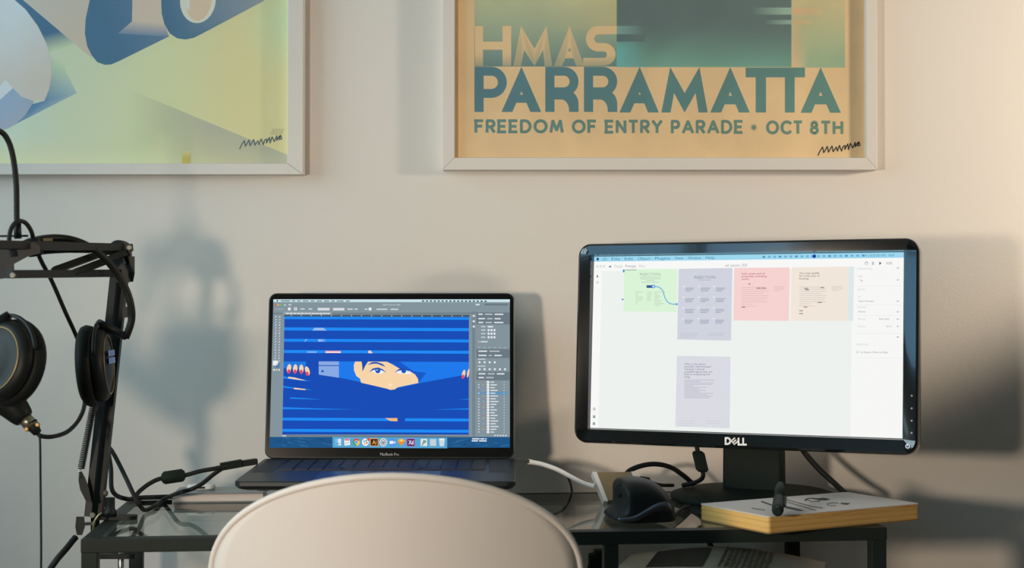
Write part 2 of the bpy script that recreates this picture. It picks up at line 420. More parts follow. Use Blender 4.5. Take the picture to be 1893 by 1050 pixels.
letter_A(1313, 1386, 1350, 124, 208, 20, 177, 193, BIG, 3)
A.rect(1378.5, 125, 1488, 143, BIG, 3.5); A.rect(1397, 142, 1416, 208, BIG, 3); A.rect(1451, 142, 1469, 208, BIG, 3)
letter_A(1480, 1554.5, 1517, 124.5, 208.5, 20, 177, 193, BIG, 3)
# cream letters over the tinted block
CT = grad(0, 100, CREAM, 0, 124, C(172, 176, 148))
A.rect(878, 48, 893, 122, CT, 3, 1, 8); A.rect(929, 48, 945, 122, CT, 3, 1, 8); A.rect(892, 77, 930, 92, CREAM, 3.5)
letter_M(949, 1021, 963, 1010, 988, 48, 122, 14, 92, CT, 3)
letter_A(1024, 1080, 1053, 48, 122, 15, 95, 108, CT, 3)
o = [(1140, 48)] + arc(1106, 71.5, 23, 23.5, -90, -270, 20) + [(1112, 95)]; i = [(1140, 63)] + arc(1106, 71.5, 7.5, 8, -90, -270, 20) + [(1112, 79.5)]
strip(o, i, CREAM, 3)
o = [(1108, 79.5)] + arc(1116, 100.5, 22, 21, -90, 90, 16) + [(1078, 122)]; i = [(1108, 95)] + arc(1116, 101, 6, 6, -90, 90, 16) + [(1078, 107)]
strip(o, i, CT, 3.5)
L2C = grad(877, 0, C(104, 148, 146), 1560, 0, C(116, 152, 136))
def half(cx, cy, rx, ry, a0, a1): return arc(cx, cy, rx, ry, a0, a1, 10)
FONT = {'F': (.58, [[(0, 1), (0, 0)], [(-.1, 0), (.58, 0)], [(0, .48), (.5, .48)]]), 'E': (.58, [[(0, 0), (0, 1)], [(-.1, 0), (.58, 0)], [(-.1, 1), (.58, 1)], [(0, .5), (.5, .5)]]),
        'R': (.62, [[(0, 1), (0, 0)], [(0, 0)] + half(.36, .27, .25, .27, -90, 90) + [(0, .54)], [(.28, .54), (.62, 1)]]), 'P': (.6, [[(0, 1), (0, 0)], [(0, 0)] + half(.34, .28, .26, .28, -90, 90) + [(0, .56)]]),
        'D': (.78, [[(0, 0), (0, 1)], [(0, 0)] + half(.3, .5, .48, .5, -90, 90) + [(0, 1)]]), 'O': (1., [half(.5, .5, .5, .5, -90, 90) + half(.5, .5, .5, .5, 90, 270)]), 'C': (.82, [half(.5, .5, .5, .5, -45, -180) + half(.5, .5, .5, .5, 180, 45)]),
        'M': (1., [[(0, 1), (.17, 0)], [(.17, 0), (.5, .85)], [(.5, .85), (.83, 0)], [(.83, 0), (1, 1)]]), 'N': (.72, [[(0, 1), (0, 0)], [(0, 0), (.72, 1)], [(.72, 1), (.72, 0)]]), 'T': (.68, [[(0, 0), (.68, 0)], [(.34, 0), (.34, 1)]]),
        'Y': (.76, [[(0, 0), (.38, .5)], [(.76, 0), (.38, .5)], [(.38, .48), (.38, 1)]]), 'A': (.86, [[(0, 1), (.43, 0)], [(.43, 0), (.86, 1)], [(.16, .68), (.7, .68)]]), 'H': (.72, [[(0, 0), (0, 1)], [(.72, 0), (.72, 1)], [(0, .48), (.72, .48)]]),
        '8': (.56, [half(.28, .24, .22, .24, -90, 90) + half(.28, .24, .22, .24, 90, 270), half(.28, .74, .28, .26, -90, 90) + half(.28, .74, .28, .26, 90, 270)])}
def block_text(word, x0, x1, ybase, cap, sw, col, layer):
    nat = sum(FONT[c][0] for c in word) + .42 * (len(word) - 1)
    k = (x1 - x0 - sw) / nat; x = x0 + sw / 2; ht = cap - sw
    for c in word:
        w, lines = FONT[c]
        for j, ln in enumerate(lines): A.stroke([(x + px * k, ybase - cap + sw / 2 + py * ht) for px, py in ln], sw, col, layer + 1.0 * j)
        x += (w + .42) * k
for w, a, b, yb in (('FREEDOM', 877, 1042, 246.5), ('OF', 1057, 1103, 247), ('ENTRY', 1118, 1225, 247.2), ('PARADE', 1240, 1374, 247.6), ('OCT', 1416, 1484, 248.6), ('8TH', 1497, 1559, 249)):
    block_text(w, a, b, yb, 26, 5.4, L2C, 3)
for k in range(4):
    a = math.radians(45 * k + 10); dx, dy = math.cos(a), math.sin(a)
    A.poly([(1393.5 + 8 * dx, 235.5 + 8 * dy), (1393.5 - 2 * dy, 235.5 + 2 * dx), (1393.5 - 8 * dx, 235.5 - 8 * dy), (1393.5 + 2 * dy, 235.5 - 2 * dx)], C(116, 152, 136), 3 + .4 * k)
def signature(x, y, k, col):
    p = [(0, 24), (5, 14), (9, 8), (11, 19), (18, 7), (20, 18), (27, 6), (29, 17), (35, 8), (37, 16), (41, 5), (45, 16), (48, 7), (52, 5), (51, 13), (57, 2), (58, 13), (62, 1), (66, 10), (71, -1), (71, 8), (74, 2), (78, -2), (75, 6), (80, 5), (79, 0), (75, 2)]
    A.stroke([(x + a * k, y + b * k) for a, b in p], 1.9, col, 6)
signature(1512, 264, 0.97, C(40, 48, 52))
A.build('print', PRINT, PR, True)

A = Art(px_wall, N, 3e-5)
def bgc(x, y):
    c = mix(C(186, 218, 182), C(192, 198, 150), (x - 60) / 380)
    c = mix(c, C(170, 210, 170), max(0, (x - 440) / 130) * max(0, 1 - abs(y - 40) / 110))
    return mix(c, C(214, 216, 150), max(0, (y - 250) / 70) * max(0, 1 - x / 200))
A.rect(-222, -560, 536, -20, C(196, 208, 160), 0)
A.rect(-222, -20, 536, 306, bgc, 0, 40, 20)
BL, BE = C(66, 110, 138), C(188, 184, 168)
def wedge(x, y):
    d = max(0, (x - 225) / 150); return mix(bgc(x, y), C(160, 172, 152), min(1, d) * max(.35, 1 - max(0, (y - 165 - (x - 225) * .41)) / 160))
for k in range(12):
    xa, xb = 225 + k * 25.92, 225 + (k + 1) * 25.92
    ya, yb2 = 160 + (xa - 225) * .412, 160 + (xb - 225) * .412
    for j in range(6):
        f = lambda y, t: y + (306 - y) * t
        A.poly([(xa, f(ya, j / 6)), (xb, f(yb2, j / 6)), (xb, f(yb2, (j + 1) / 6)), (xa, f(ya, (j + 1) / 6))], wedge, 1)
BLW, GRW = C(62, 104, 134), C(182, 212, 170)
A.poly([(0, -30), (50, -8), (114, 56), (76, 66), (50, 40)], BLW, 1)
A.poly([(76, 66), (114, 56), (142, 82), (80, 100)], lambda x, y: BLW if y < 70 else GRW, 1.3)
A.poly([(20, -60), (170, -60), (170, 108), (40, -2)], grad(90, 0, C(182, 184, 174), 165, 90, C(188, 182, 164)), 2)
def lowblue(x, y):
    if (x, y) == (142, 172): return C(150, 180, 180)
    return GRW if y < 125 else C(84, 128, 162)
A.poly([(80, 187), (84, 100), (112, 112), (142, 172)], lowblue, 1.6)
A.poly([(80, 187), (142, 172), (12, 238), (30, 200)], lowblue, 1.9)
A.poly([(175, -60), (166, 0)] + [(158, 36), (157, 62), (161, 85), (170, 103), (180, 115), (194, 120), (206, 119), (222, 112), (313, 67), (300, 0), (300, -60)], grad(230, 60, BL, 320, 40, C(92, 124, 150)), 3)
A.poly([(246, -60), (310, -60), (304, 20), (306, 44), (314, 67), (244, 40)], BE, 4)
for j in range(6):
    t0, t1 = j / 6, (j + 1) / 6
    q = lambda t: ((246 - 28 * t, 38 + 24 * t), (304 + 8 * t, 42 + 26 * t))
    (a, b), (c, d) = q(t0), q(t1)
    cc = [mix(BE, C(104, 132, 156), t) for t in (t0, t1)]
    A.poly([a, b, d, c], (lambda c0, c1, m: lambda x, y: c1 if (x, y) in m else c0)(cc[0], cc[1], (c, d)), 5)
A.poly([(300, -60), (298, 0), (299, 25), (304, 45), (314, 62), (328, 71), (343, 73), (358, 70), (372, 63), (487, 2), (520, -60)], grad(380, 30, BL, 450, 0, C(126, 146, 156)), 6)
A.ell(366, 0, 33, 43, C(214, 206, 190), 7, 30, 0.12); A.ell(368, -2, 24, 41, C(198, 184, 160), 8, 30, 0.12)
A.poly([(345, -20), (352, -22), (350, 20), (344, 12)], C(216, 212, 204), 9)
EG = grad(10, 0, C(196, 214, 220), 50, 120, C(188, 188, 176))
A.poly([(-200, -60), (0, -14), (25, -2), (48, 18), (70, 48), (86, 80), (95, 112), (96, 140), (91, 165), (82, 187), (60, 186), (40, 179), (24, 163), (10, 147), (-60, 240), (-200, 240)], EG, 7)
A.poly([(10, 147), (24, 163), (0, 190), (-40, 235), (-60, 235)], C(214, 218, 224), 8)
A.poly([(24, 163), (40, 179), (63, 187), (48, 212), (30, 229), (12, 238), (-30, 250), (-60, 240)], grad(0, 170, C(132, 160, 186), 40, 235, C(152, 164, 174)), 9)
A.rect(337, 280, 352, 303, grad(0, 280, C(190, 196, 146), 0, 290, C(176, 172, 96)), 9, 1, 4)
for k in range(7): A.stroke([(501 + k * 3.2, 249), (505 + k * 3.2, 238)], 1.1, C(158, 172, 138), 9)
signature(443, 252, 0.97, C(66, 92, 98))
A.tint((1.72, 1.5, 1.48)); A.build('print', PRINT2, PL, True)

# ------------------------------------------------------------------ desk
TW, TD, TYAW = 0.9873, 0.3921, 0.1009
desk = thing('glass_desk', 'narrow black metal desk with a clear glass top and a side shelf', 'desk', (-0.021, 1.836, 0), (0, 0, TYAW))
h, RH, RW = TW / 2, 0.0165, 0.020
def rail(a, b, w, hh, nm='frame_rail'):
    m = MB(); c = [(a[i] + b[i]) / 2 for i in range(3)]; d = [abs(a[i] - b[i]) for i in range(3)]
    ax = d.index(max(d)); s3 = [w, w, hh]; s3[ax] = d[ax]
    if ax == 2: s3[0] = s3[1] = w
    m.box(c, s3, None, 0.0012); return m.build(nm, BLACKM, desk)
zt = TABLE_Z - RH / 2
rail((-h, RW / 2, zt), (h, RW / 2, zt), RW, RH); rail((-h, TD - RW / 2, zt), (h, TD - RW / 2, zt), RW, RH)
rail((-h + RW / 2, RW, zt), (-h + RW / 2, TD - RW, zt), RW, RH); rail((h - RW / 2, RW, zt), (h - RW / 2, TD - RW, zt), RW, RH)
for x in (-h + RW / 2, h - RW / 2):
    for y in (RW / 2, TD - RW / 2): rail((x, y, 0), (x, y, TABLE_Z - RH), 0.019, 0, 'leg')
    rail((x, RW, 0.06), (x, TD - RW, 0.06), 0.018, 0.018, 'stretcher')
XP, ZS = 0.144, 0.615
for y in (RW / 2, TD - RW / 2): rail((XP, y, ZS), (XP, y, TABLE_Z - RH), 0.018, 0, 'shelf_post')
for y in (RW / 2, TD - RW / 2): rail((XP, y, ZS), (h - RW, y, ZS), 0.018, 0.018, 'shelf_rail')
rail((XP, RW, ZS), (XP, TD - RW, ZS), 0.018, 0.018, 'shelf_rail')
MB().box(((XP + h) / 2, TD / 2, ZS + 0.0115), (h - XP - 0.02, TD - 2 * RW, 0.005)).build('shelf_glass', TABLEGLASS, desk)
gt = MB().box((0, TD / 2, TABLE_Z - 0.003), (TW - 2 * RW - 0.001, TD - 2 * RW - 0.001, 0.006)).build('glass_top', TABLEGLASS, desk)

# ------------------------------------------------------------------ laptop
lap = thing('laptop', 'open dark grey laptop showing blue window-blind artwork, raised on a white box', 'laptop', (-0.1753, 2.1536, ZC - 0.2158), (0.0195, 0, 0.0038))
LW, LD = 0.358, 0.2459
base_loops = []
for ins, z in ((0.010, -0.0125), (0.004, -0.0105), (0.0, -0.006), (0.0, -0.0012), (0.0009, 0.0)):
    base_loops.append(rrect(LW - 2 * ins, LD - 2 * ins, 0.011, 5, 0, -LD / 2 + 0.002, z, 'xy'))
lb = MB().loft(base_loops).build('base', SPACEGREY, lap)
KEYM = mat('black_keycap', C(24, 26, 28), 0.5, noise=0.1)
MB().box((0, -0.078, 0.0001), (0.278, 0.112, 0.0004)).build('keyboard_well', mat('keyboard_well', C(30, 32, 34), 0.5, noise=0.05), lb)
key_mesh = {}
def key(x, y, w, d):
    if (w, d) not in key_mesh:
        o = MB().box((0, 0, 0), (w, d, 0.0012)).build('key', KEYM, lb); key_mesh[(w, d)] = o.data
    else:
        o = bpy.data.objects.new('key', key_mesh[(w, d)]); COL.objects.link(o); o.parent = lb
    o.location = (x, y, 0.0009)
for r in range(6):
    y = -0.0305 - r * 0.0187
    if r < 5:
        for k in range(14): key(-0.1295 + k * 0.01993, y, 0.0166, 0.0155 if r else 0.011)
    else:
        for x, w in ((-0.129, 0.0166), (-0.109, 0.0166), (-0.089, 0.0166), (-0.067, 0.021), (0.0, 0.1), (0.067, 0.021), (0.089, 0.0166), (0.109, 0.0166), (0.129, 0.0166)): key(x, y, w, 0.0155)
MB().loft([rrect(0.16, 0.095, 0.004, 4, 0, -0.190, z, 'xy') for z in (-0.0005, 0.0002)]).build('trackpad', mat('trackpad_glass', C(80, 84, 88), 0.3, 0.7, noise=0.03), lb)
for sx in (-1, 1):
    MB().box((sx * 0.158, -0.085, 0.0002), (0.028, 0.14, 0.0004)).build('speaker_grille', mat('speaker_perforation', C(56, 59, 62), 0.6, 0.5, noise=0.4, nscale=900), lb)
    for y in (-0.02, -0.215): MB().lathe([(0.011, -0.0125), (0.011, -0.0142), (0.009, -0.0148)], (sx * 0.145, y, 0), (0, 0, 1), 16).build('rubber_foot', RUBBER, lb)
MB().tube([(-0.135, 0.0035, 0.0005), (0.135, 0.0035, 0.0005)], 0.0032, 12).build('hinge', BLACK, lap)
T = Matrix.Rotation(-0.1716, 4, 'X')          # lid leans back
LH = 0.2398
lid = MB().loft([rrect(LW - 2 * i, LH - 2 * i, 0.0115, 6, 0, LH / 2, y) for i, y in ((0.0012, 0.0), (0.0, 0.0008), (0.0, 0.0035), (0.002, 0.0048))], T).build('lid', SPACEGREY, lap)
LIDBLACK = mat('black_screen_border', C(16, 19, 20), 0.16, noise=0.08, nscale=30)
MB().loft([rrect(LW - 0.0034, LH - 0.0034, 0.010, 6, 0, LH / 2, y) for y in (0.0005, -0.0004)], T).build('screen_border', LIDBLACK, lid)
NL = T @ Vector((0, -1, 0)); hl = homography(((506, 556), (943, 554.5), (943, 826.5), (497.5, 829)))
def lap_px(x, y):
    u, v = hl(x, y); return T @ Vector(((u - .5) * 0.3446, -0.0006, 0.0152 + (1 - v) * 0.2154))
A = Art(lap_px, NL, 1.5e-5)
UI, UID = C(132, 149, 158), C(106, 122, 132)
A.poly([(506, 556), (943, 554.5), (943, 826.5), (497.5, 829)], UI, 0)
A.poly([(498, 809), (943, 807), (943, 826.5), (497.5, 829)], C(16, 84, 138), 1)
for q in range(70):
    x = random.uniform(500, 935); y = random.uniform(810, 826); w = random.uniform(5, 16); sgn = -.28 if x < 700 else .28
    if 612 < x < 830: continue
    A.stroke([(x, y), (min(x + w, 942), y - w * sgn * .6)], 0.9, C(46, 122, 172) if q % 2 else C(8, 58, 108), 2)
A.poly([(506, 556), (943, 554.5), (943, 559.6), (506, 561)], C(206, 232, 238), 1)
A.poly([(505.5, 581), (943, 578.6), (943, 580.6), (505.4, 583)], UID, 1)
A.ell(513.5, 558.6, 1.4, 1.6, C(20, 24, 30), 2, 10)
x = 520
for w in (17, 6, 7, 11, 8, 10, 10, 7, 13, 8): A.rect(x, 557.6, x + w, 559.6, C(110, 130, 140), 2); x += w + 3.4
for k in range(17): A.rect(781 + k * 7.2, 556.8, 785 + k * 7.2, 559.4, C(70, 86, 96), 2)
for xx, cc in ((510, C(226, 90, 86)), (515, C(224, 190, 80)), (520, C(110, 190, 90))): A.ell(xx, 566, 1.8, 1.8, cc, 2, 12)
A.poly([(525, 567.5), (527.5, 564.5), (530, 567.5)], C(220, 226, 230), 2); A.rect(534, 564.6, 539, 567, C(210, 216, 222), 2)
A.text('Adobe Illustrator 2020', 708, 741, 566.3, 2.6, C(226, 232, 236), 2)
A.rect(896, 562.5, 939, 565.8, UID, 2); A.rect(880, 563, 887, 565.5, C(230, 234, 238), 2)
A.text('No Selection', 510, 525, 574.6, 2.2, C(210, 216, 222), 2)
A.rect(533, 571, 538, 576, C(240, 242, 244), 2); A.rect(544.5, 571, 549.5, 576, C(240, 242, 244), 2); A.rect(546, 572.6, 548, 574.6, UID, 3)
for a, b in ((556, 564), (571, 578), (643, 653), (656, 662), (675, 680), (697, 717), (723, 737)): A.rect(a, 572.4, b, 574.6, C(214, 220, 226), 2)
A.rect(588, 571.4, 610, 576, C(222, 226, 230), 2); A.rect(616.5, 571.4, 637.5, 576, C(222, 226, 230), 2); A.rect(682.5, 570.6, 687.5, 575.6, C(240, 242, 244), 2)
A.rect(524, 578.8, 614, 584, C(146, 162, 170), 2); [A.rect(529 + k * 6.9, 580.8, 534.8 + k * 6.9, 582.8, C(228, 232, 236), 3) for k in range(12)]
# ruler, canvas
A.poly([(526, 584), (868.5, 583), (868.5, 587), (525.6, 588)], C(74, 88, 100), 2)
for k in range(18): A.rect(538 + k * 18.6, 584.6, 540 + k * 18.6, 586.4, C(190, 200, 210), 3)
DK, LT = C(0, 74, 184), C(16, 140, 250)
A.poly([(526.5, 587.4), (867.5, 587), (867, 803), (521.5, 804.5)], DK, 3)
def xl(y): return 526.5 - (y - 587) * 0.0230
def band(y0, y1, col=LT, xa=None, xb=867.3, ly=4): A.poly([(xl(y0) if xa is None else xa, y0), (xb, y0), (xb, y1), (xl(y1) if xa is None else xa, y1)], col, ly)
for y0, y1 in ((587.6, 592.2), (607.4, 613), (628.4, 633.6), (649, 654.4), (773.4, 778.6), (794, 799.4)): band(y0, y1)
A.poly([(xl(670), 670), (566, 670), (566, 684), (xl(683), 683)], C(14, 122, 232), 4)
A.poly([(627, 669.5), (867.2, 669.5), (867, 692), (783, 707.4), (722, 721), (672, 708.4), (627, 699)], C(14, 122, 240), 4)
A.poly([(589.5, 669.5), (627, 669.5), (627, 699.5), (589.5, 694)], C(138, 172, 232), 5); A.rect(589.5, 676.6, 627, 678, DK, 6); A.ell(596.5, 687.6, 2.2, 2.2, DK, 6, 12)
A.poly([(664, 669.5), (780, 669.5), (788.5, 689.5), (774, 709)], C(0, 88, 204), 5)
A.poly([(740, 669.6), (867.2, 669.6), (867, 692), (783, 707), (789, 689.6), (765, 687)], C(14, 122, 240), 6)
SK = C(252, 216, 170)
A.poly([(657, 669.6), (716, 669.6), (728, 675.6), (742, 684), (758, 686.6), (768, 693), (773.5, 701), (774, 708.4), (736, 716.4), (730, 720.6), (722, 721.4), (715, 719), (668, 708.4), (666, 701), (659, 696), (655, 686), (654.6, 676)], SK, 7)
A.poly([(669, 669.6), (681, 669.6), (676, 677), (670.5, 688), (670.2, 678)], DK, 8)
A.poly([(680, 676), (688, 670.6), (698, 670.4), (708, 674), (714, 679.4), (706, 676.6), (698, 673.4), (689, 673.6)], DK, 8)
A.poly([(738, 680), (745, 681.6), (752, 684), (758, 687.6), (750, 686), (742, 684)], DK, 8)
A.poly([(682, 689.6), (690, 682), (700, 680.4), (708, 683.6), (715, 690), (706, 685.4), (698, 683.6), (690, 685.4)], DK, 9)
A.poly([(686, 686), (698, 682), (712, 688), (705, 691.6), (695, 691.4)], C(240, 246, 255), 8); A.ell(699, 686.4, 4.8, 4.6, C(16, 84, 180), 10, 16); A.ell(697.6, 685, 1.2, 1.2, C(230, 240, 255), 11, 8)
A.poly([(731, 688.4), (738, 684), (748, 683), (757, 687), (761, 691.6), (750, 692), (738, 691.4)], C(240, 246, 255), 8); A.poly([(729, 690), (738, 683), (748, 681.6), (758, 686), (748, 684.6), (738, 686)], DK, 9); A.ell(747, 686.6, 4.4, 4.2, C(16, 84, 180), 10, 16)
A.ell(722, 712, 4, 2.4, C(255, 230, 196), 9, 14)
for fx, fy, r in ((534.4, 683.6, .18), (546, 684, .1), (557.4, 684.4, 0), (568.6, 687.6, -.3)):
    A.ell(fx, fy - .6, 4, 8.4, SK, 8, 16, r); A.ell(fx - .4, fy + 4.6, 2.9, 4, C(238, 70, 96), 9, 14, r)
for fx, fy in ((857.6, 692), (866, 690)): A.ell(fx, fy, 3 if fx < 860 else 1.8, 8.4, SK, 8, 16, .2)
A.ell(856.4, 696.6, 2.4, 4, C(238, 70, 96), 9, 14, .2)
A.poly([(xl(698), 697), (533, 699), (566, 704.6), (580, 706), (560, 705.4), (xl(700), 701)], LT, 6); A.poly([(533, 698), (545, 699.4), (567, 705), (555, 704), (533, 701)], SK, 7)
A.poly([(xl(716), 715), (544, 718), (580, 722), (560, 721.8), (xl(718), 718)], LT, 6); A.poly([(543, 718), (566, 720.6), (564, 722.4), (544, 721)], SK, 7)
A.poly([(537, 736), (560, 737), (596, 739.6), (556, 739), (536, 738.4)], LT, 6)
A.poly([(xl(754), 754), (600, 756.4), (660, 757.6), (600, 758), (xl(758), 757.6)], LT, 6); A.poly([(800, 757.4), (867, 754.6), (867, 756.6)], LT, 6); A.poly([(846, 739), (867, 737), (867, 738.4)], LT, 6)
A.poly([(722, 773), (750, 773), (748, 779), (722, 779)], DK, 5); A.poly([(712, 773.2), (735, 773.2), (735, 779), (722, 778.6)], C(255, 190, 130), 6)
A.poly([(582, 608), (598, 608), (605, 613), (578, 613)], C(150, 190, 246), 5); A.poly([(563, 633), (566, 629), (568.6, 629), (565, 633.4)], C(150, 190, 246), 5); A.rect(589, 629, 603, 633.4, grad(589, 0, C(170, 200, 250), 604, 0, LT), 5, 3)
A.rect(568, 651, 586, 654, C(120, 180, 246), 5); A.rect(602, 650, 630.5, 654.2, C(238, 90, 120), 5); A.rect(602.6, 651.2, 630.5, 653.8, C(255, 236, 226), 6); A.poly([(681.4, 649.4), (686, 649.4), (689.5, 654.2), (681.4, 654.2)], SK, 5)
# tool column and panels
for r in range(17):
    for xx in (510.8, 517.6):
        y = 588 + r * 5.1; xs = xx - (y - 587) * .022
        A.stroke([(xs - 1.2, y + 1.2), (xs + 1.4, y - 1.4)], 1.1, C(214, 220, 226), 3)
        if r % 3 == 0: A.rect(xs - 1.4, y - 1.2, xs + 1, y + 1, C(198, 206, 214), 3)
A.rect(504.5, 668.5, 514, 677.4, C(240, 242, 244), 4); A.rect(509.6, 673, 516.6, 681, C(40, 110, 190), 3); A.rect(511.4, 675, 514.8, 679, UI, 5)
for k, cc in enumerate((C(240, 240, 240), C(236, 210, 160), C(220, 226, 230))): A.rect(505 + k * 4.8, 684, 508 + k * 4.8, 687, cc, 3)
A.rect(873.5, 577, 879, 806, C(116, 132, 142), 2)
for y in (585, 595, 604.5): A.rect(874.6, y - 1.8, 878.4, y + 1.8, C(226, 230, 234), 3)
for y0, y1 in ((578.6, 600.4), (645.6, 662), (687, 703)): A.rect(881, y0, 942.6, y1, UID, 2)
for y, ws in ((582, (8, 14, 16)), (590, (12, 10, 11)), (597, (9, 12, 17)), (649.6, (16, 19)), (657.4, (15, 6, 14)), (691, (13, 13, 14)), (698, (10, 14))):
    xx = 885
    for k, w in enumerate(ws): A.rect(xx, y - 1.2, xx + w, y + 1.2, C(226, 230, 234) if k != 1 else C(186, 194, 202), 3); xx += w + 4
for y in (604.6, 611, 617.4, 624): A.rect(890, y - 1, 898, y + 1, C(206, 212, 218), 3)
for y in (611, 617.4, 624):
    for k in range(3): A.rect(902 + k * 5.4, y - 1.9, 905.6 + k * 5.4, y + 1.9, C(232, 236, 240), 3)
A.rect(902, 603.4, 912, 606, C(232, 236, 240), 3); A.rect(884.6, 631, 887, 633.4, C(200, 206, 212), 3); A.rect(889, 631.2, 902, 633.2, C(220, 226, 230), 3)
for k in range(6): A.rect(885 + k * 9.4, 642.4, 889 + k * 9.4, 643.4, C(190, 198, 206), 3)
for y, n in ((670, 4), (682.6, 6)):
    A.rect(884, y - 6.6, 898, y - 4.8, C(206, 212, 218), 3)
    for k in range(n): A.ell(887 + k * 9.4, y, 2, 2, C(236, 240, 244), 3, 8)
for r in range(19):
    y = 706.2 + r * 5.1
    if r == 4: A.rect(883, y - 2.6, 938, y + 2.6, C(96, 150, 190), 3)
    if r not in (0, 3, 5): A.ell(885.6, y, 1.4, 1, C(230, 234, 238), 4, 8)
    A.rect(893.6, y - 2, 894.6, y + 2, (C(226, 90, 90), C(110, 190, 230), C(150, 110, 230), C(210, 190, 90))[r * 7 % 4], 4)
    A.rect(900.4, y - 2.1, 904.8, y + 2.1, C(244, 246, 248), 4); A.rect(907, y - 1, 907 + (7 + r * 5 % 9), y + 1, C(222, 228, 232), 4); A.ell(932.4, y, 1, 1, C(206, 212, 218), 4, 8)
for k in range(5): A.rect(914 + k * 5, 803, 917 + k * 5, 805.4, C(220, 226, 230), 4)
A.rect(521, 805.4, 868, 808, UID, 4); A.rect(521, 806, 529, 807.6, C(220, 226, 230), 5)
[A.rect(a, y, b, y + 2.2, C(236, 240, 244), 5) for a, b, y in ((873, 887, 809.4), (888.4, 896, 809.4), (897.4, 900, 809.4), (872.4, 884, 813.2), (886, 900, 813.2))]
# dock
A.rect(614.6, 808.4, 827, 828.2, C(84, 166, 212), 5)
Wt = C(244, 246, 248)
def icon(x, c, r=5.6, round_=False, ly=6):
    (A.ell(x, 817.8, r + .6, r + 1, c, ly, 22) if round_ else A.rect(x - r, 811.6, x + r, 824, c, ly))
icon(625, C(120, 190, 236)); A.rect(625, 811.6, 630.6, 824, C(226, 236, 244), 7); A.stroke([(621, 820), (625, 821.6), (629, 820)], .8, C(40, 70, 110), 8)
A.poly([(636, 812), (646.4, 811.4), (647.6, 823), (637, 824.4)], Wt, 6); A.rect(637, 812, 646, 815, C(226, 110, 130), 7); A.text('17', 639, 645, 821.6, 4, C(120, 130, 140), 7)
for a0, cc in ((-150, C(222, 70, 60)), (-30, C(240, 196, 50)), (90, C(60, 160, 90))): A.poly([(659, 817.8)] + arc(659, 817.8, 6.4, 6.8, a0, a0 + 120, 10), cc, 6)
A.ell(659, 817.8, 3.2, 3.4, Wt, 7, 16); A.ell(659, 817.8, 2.3, 2.5, C(70, 140, 226), 8, 16)
icon(675.6, Wt, 5.8, True)
for dx, dy, cc in ((-2.4, -1.4, C(60, 180, 220)), (1.4, -2.6, C(50, 170, 120)), (2.6, 1.4, C(224, 60, 90)), (-1.4, 2.8, C(236, 180, 60))): A.ell(675.6 + dx, 817.8 + dy, 1.5, 1.9, cc, 7, 10)
A.ell(681.4, 812.4, 2.9, 3.1, C(226, 80, 80), 8, 12)
A.rect(684.4, 810.6, 699.6, 825, C(246, 160, 60), 6); A.rect(685.6, 811.8, 698.4, 823.8, C(44, 26, 16), 7); A.text('Ai', 688, 696.2, 821.6, 8, C(250, 166, 60), 8, .02)
icon(708.8, Wt, 6.4, True); A.ell(708.8, 817.8, 5.4, 5.8, C(96, 112, 128), 7, 20); A.ell(708.8, 817.8, 4, 4.3, Wt, 8, 20); A.ell(708.8, 817.8, 2.8, 3, C(96, 112, 128), 9, 16); A.rect(708.2, 814, 709.4, 818, Wt, 10)
icon(725.8, C(80, 150, 236), 6.4, True); A.rect(720.6, 815.2, 727.4, 820.6, Wt, 7); A.poly([(728, 817.2), (731, 815.4), (731, 820.4), (728, 818.6)], Wt, 7)
A.poly([(735, 816), (738, 811.4), (746.4, 811.4), (749.4, 816), (742.2, 824.4)], C(248, 170, 50), 6); A.poly([(738.6, 816), (742.2, 811.4), (745.8, 816)], C(252, 220, 120), 7); A.poly([(735, 816), (749.4, 816), (742.2, 824.4)], C(240, 140, 40), 7)
A.rect(752.4, 810.6, 767.2, 825, C(196, 80, 190), 6); A.rect(753.4, 811.6, 766.2, 824, C(66, 12, 72), 7); A.text('Xd', 755, 764.8, 821.4, 8, C(248, 226, 248), 8, .03)
A.rect(778, 811, 790, 824.4, C(226, 236, 232), 6); A.stroke([(781, 823), (784, 814), (788, 816), (784, 819)], 1.6, C(60, 110, 80), 7)
A.rect(794.8, 811, 807, 824.4, C(180, 200, 214), 6); 
for k in range(4): A.rect(796, 812.6 + k * 2.8, 806, 813.8 + k * 2.8, C(220, 230, 236), 7)
A.poly([(811.6, 811.4), (822.8, 811.4), (821.2, 824.6), (813.2, 824.6)], C(206, 222, 232), 6); A.ell(817.2, 811.8, 5.6, 1.8, C(236, 242, 246), 7, 16)
A.build('display', SCREEN, lid)
A = Art(lap_px, NL, 1.5e-5); A.text('MacBook Pro', 703, 737.5, 842.2, 5.2, C(196, 200, 200), 1); A.build('model_lettering', PRINT2, lid)
# ------------------------------------------------------------------ monitor
mon = thing('monitor', 'glossy black widescreen monitor showing pale web page layouts', 'monitor', (0.3196, 2.0951, TABLE_Z), (0, 0, -0.411))
HD = Matrix.Translation((0, 0, 0.2254)) @ Matrix.Rotation(-0.0685, 4, 'X')
SW, SH = 0.443, 0.249
OW, OH, OC = 0.487, 0.2895, -0.0016
bez = MB()
loops = []
for ins, r, y in ((0.002, 0.018, 0.020), (0.0, 0.019, 0.012), (0.0, 0.019, -0.005), (0.0012, 0.018, -0.0085), (0.0040, 0.016, -0.0102)):
    loops.append(rrect(OW - 2 * ins, OH - 2 * ins, r, 8, 0, OC, y))
def dished(lp, y, yb): return [(x, yb if z < 0 else y, z) for x, _, z in lp]      # the lower bezel is dished, the sides nearly flat
loops.append(dished(rrect(SW + 0.010, SH + 0.010, 0.004, 8, 0, -0.0002), -0.0096, -0.0062))
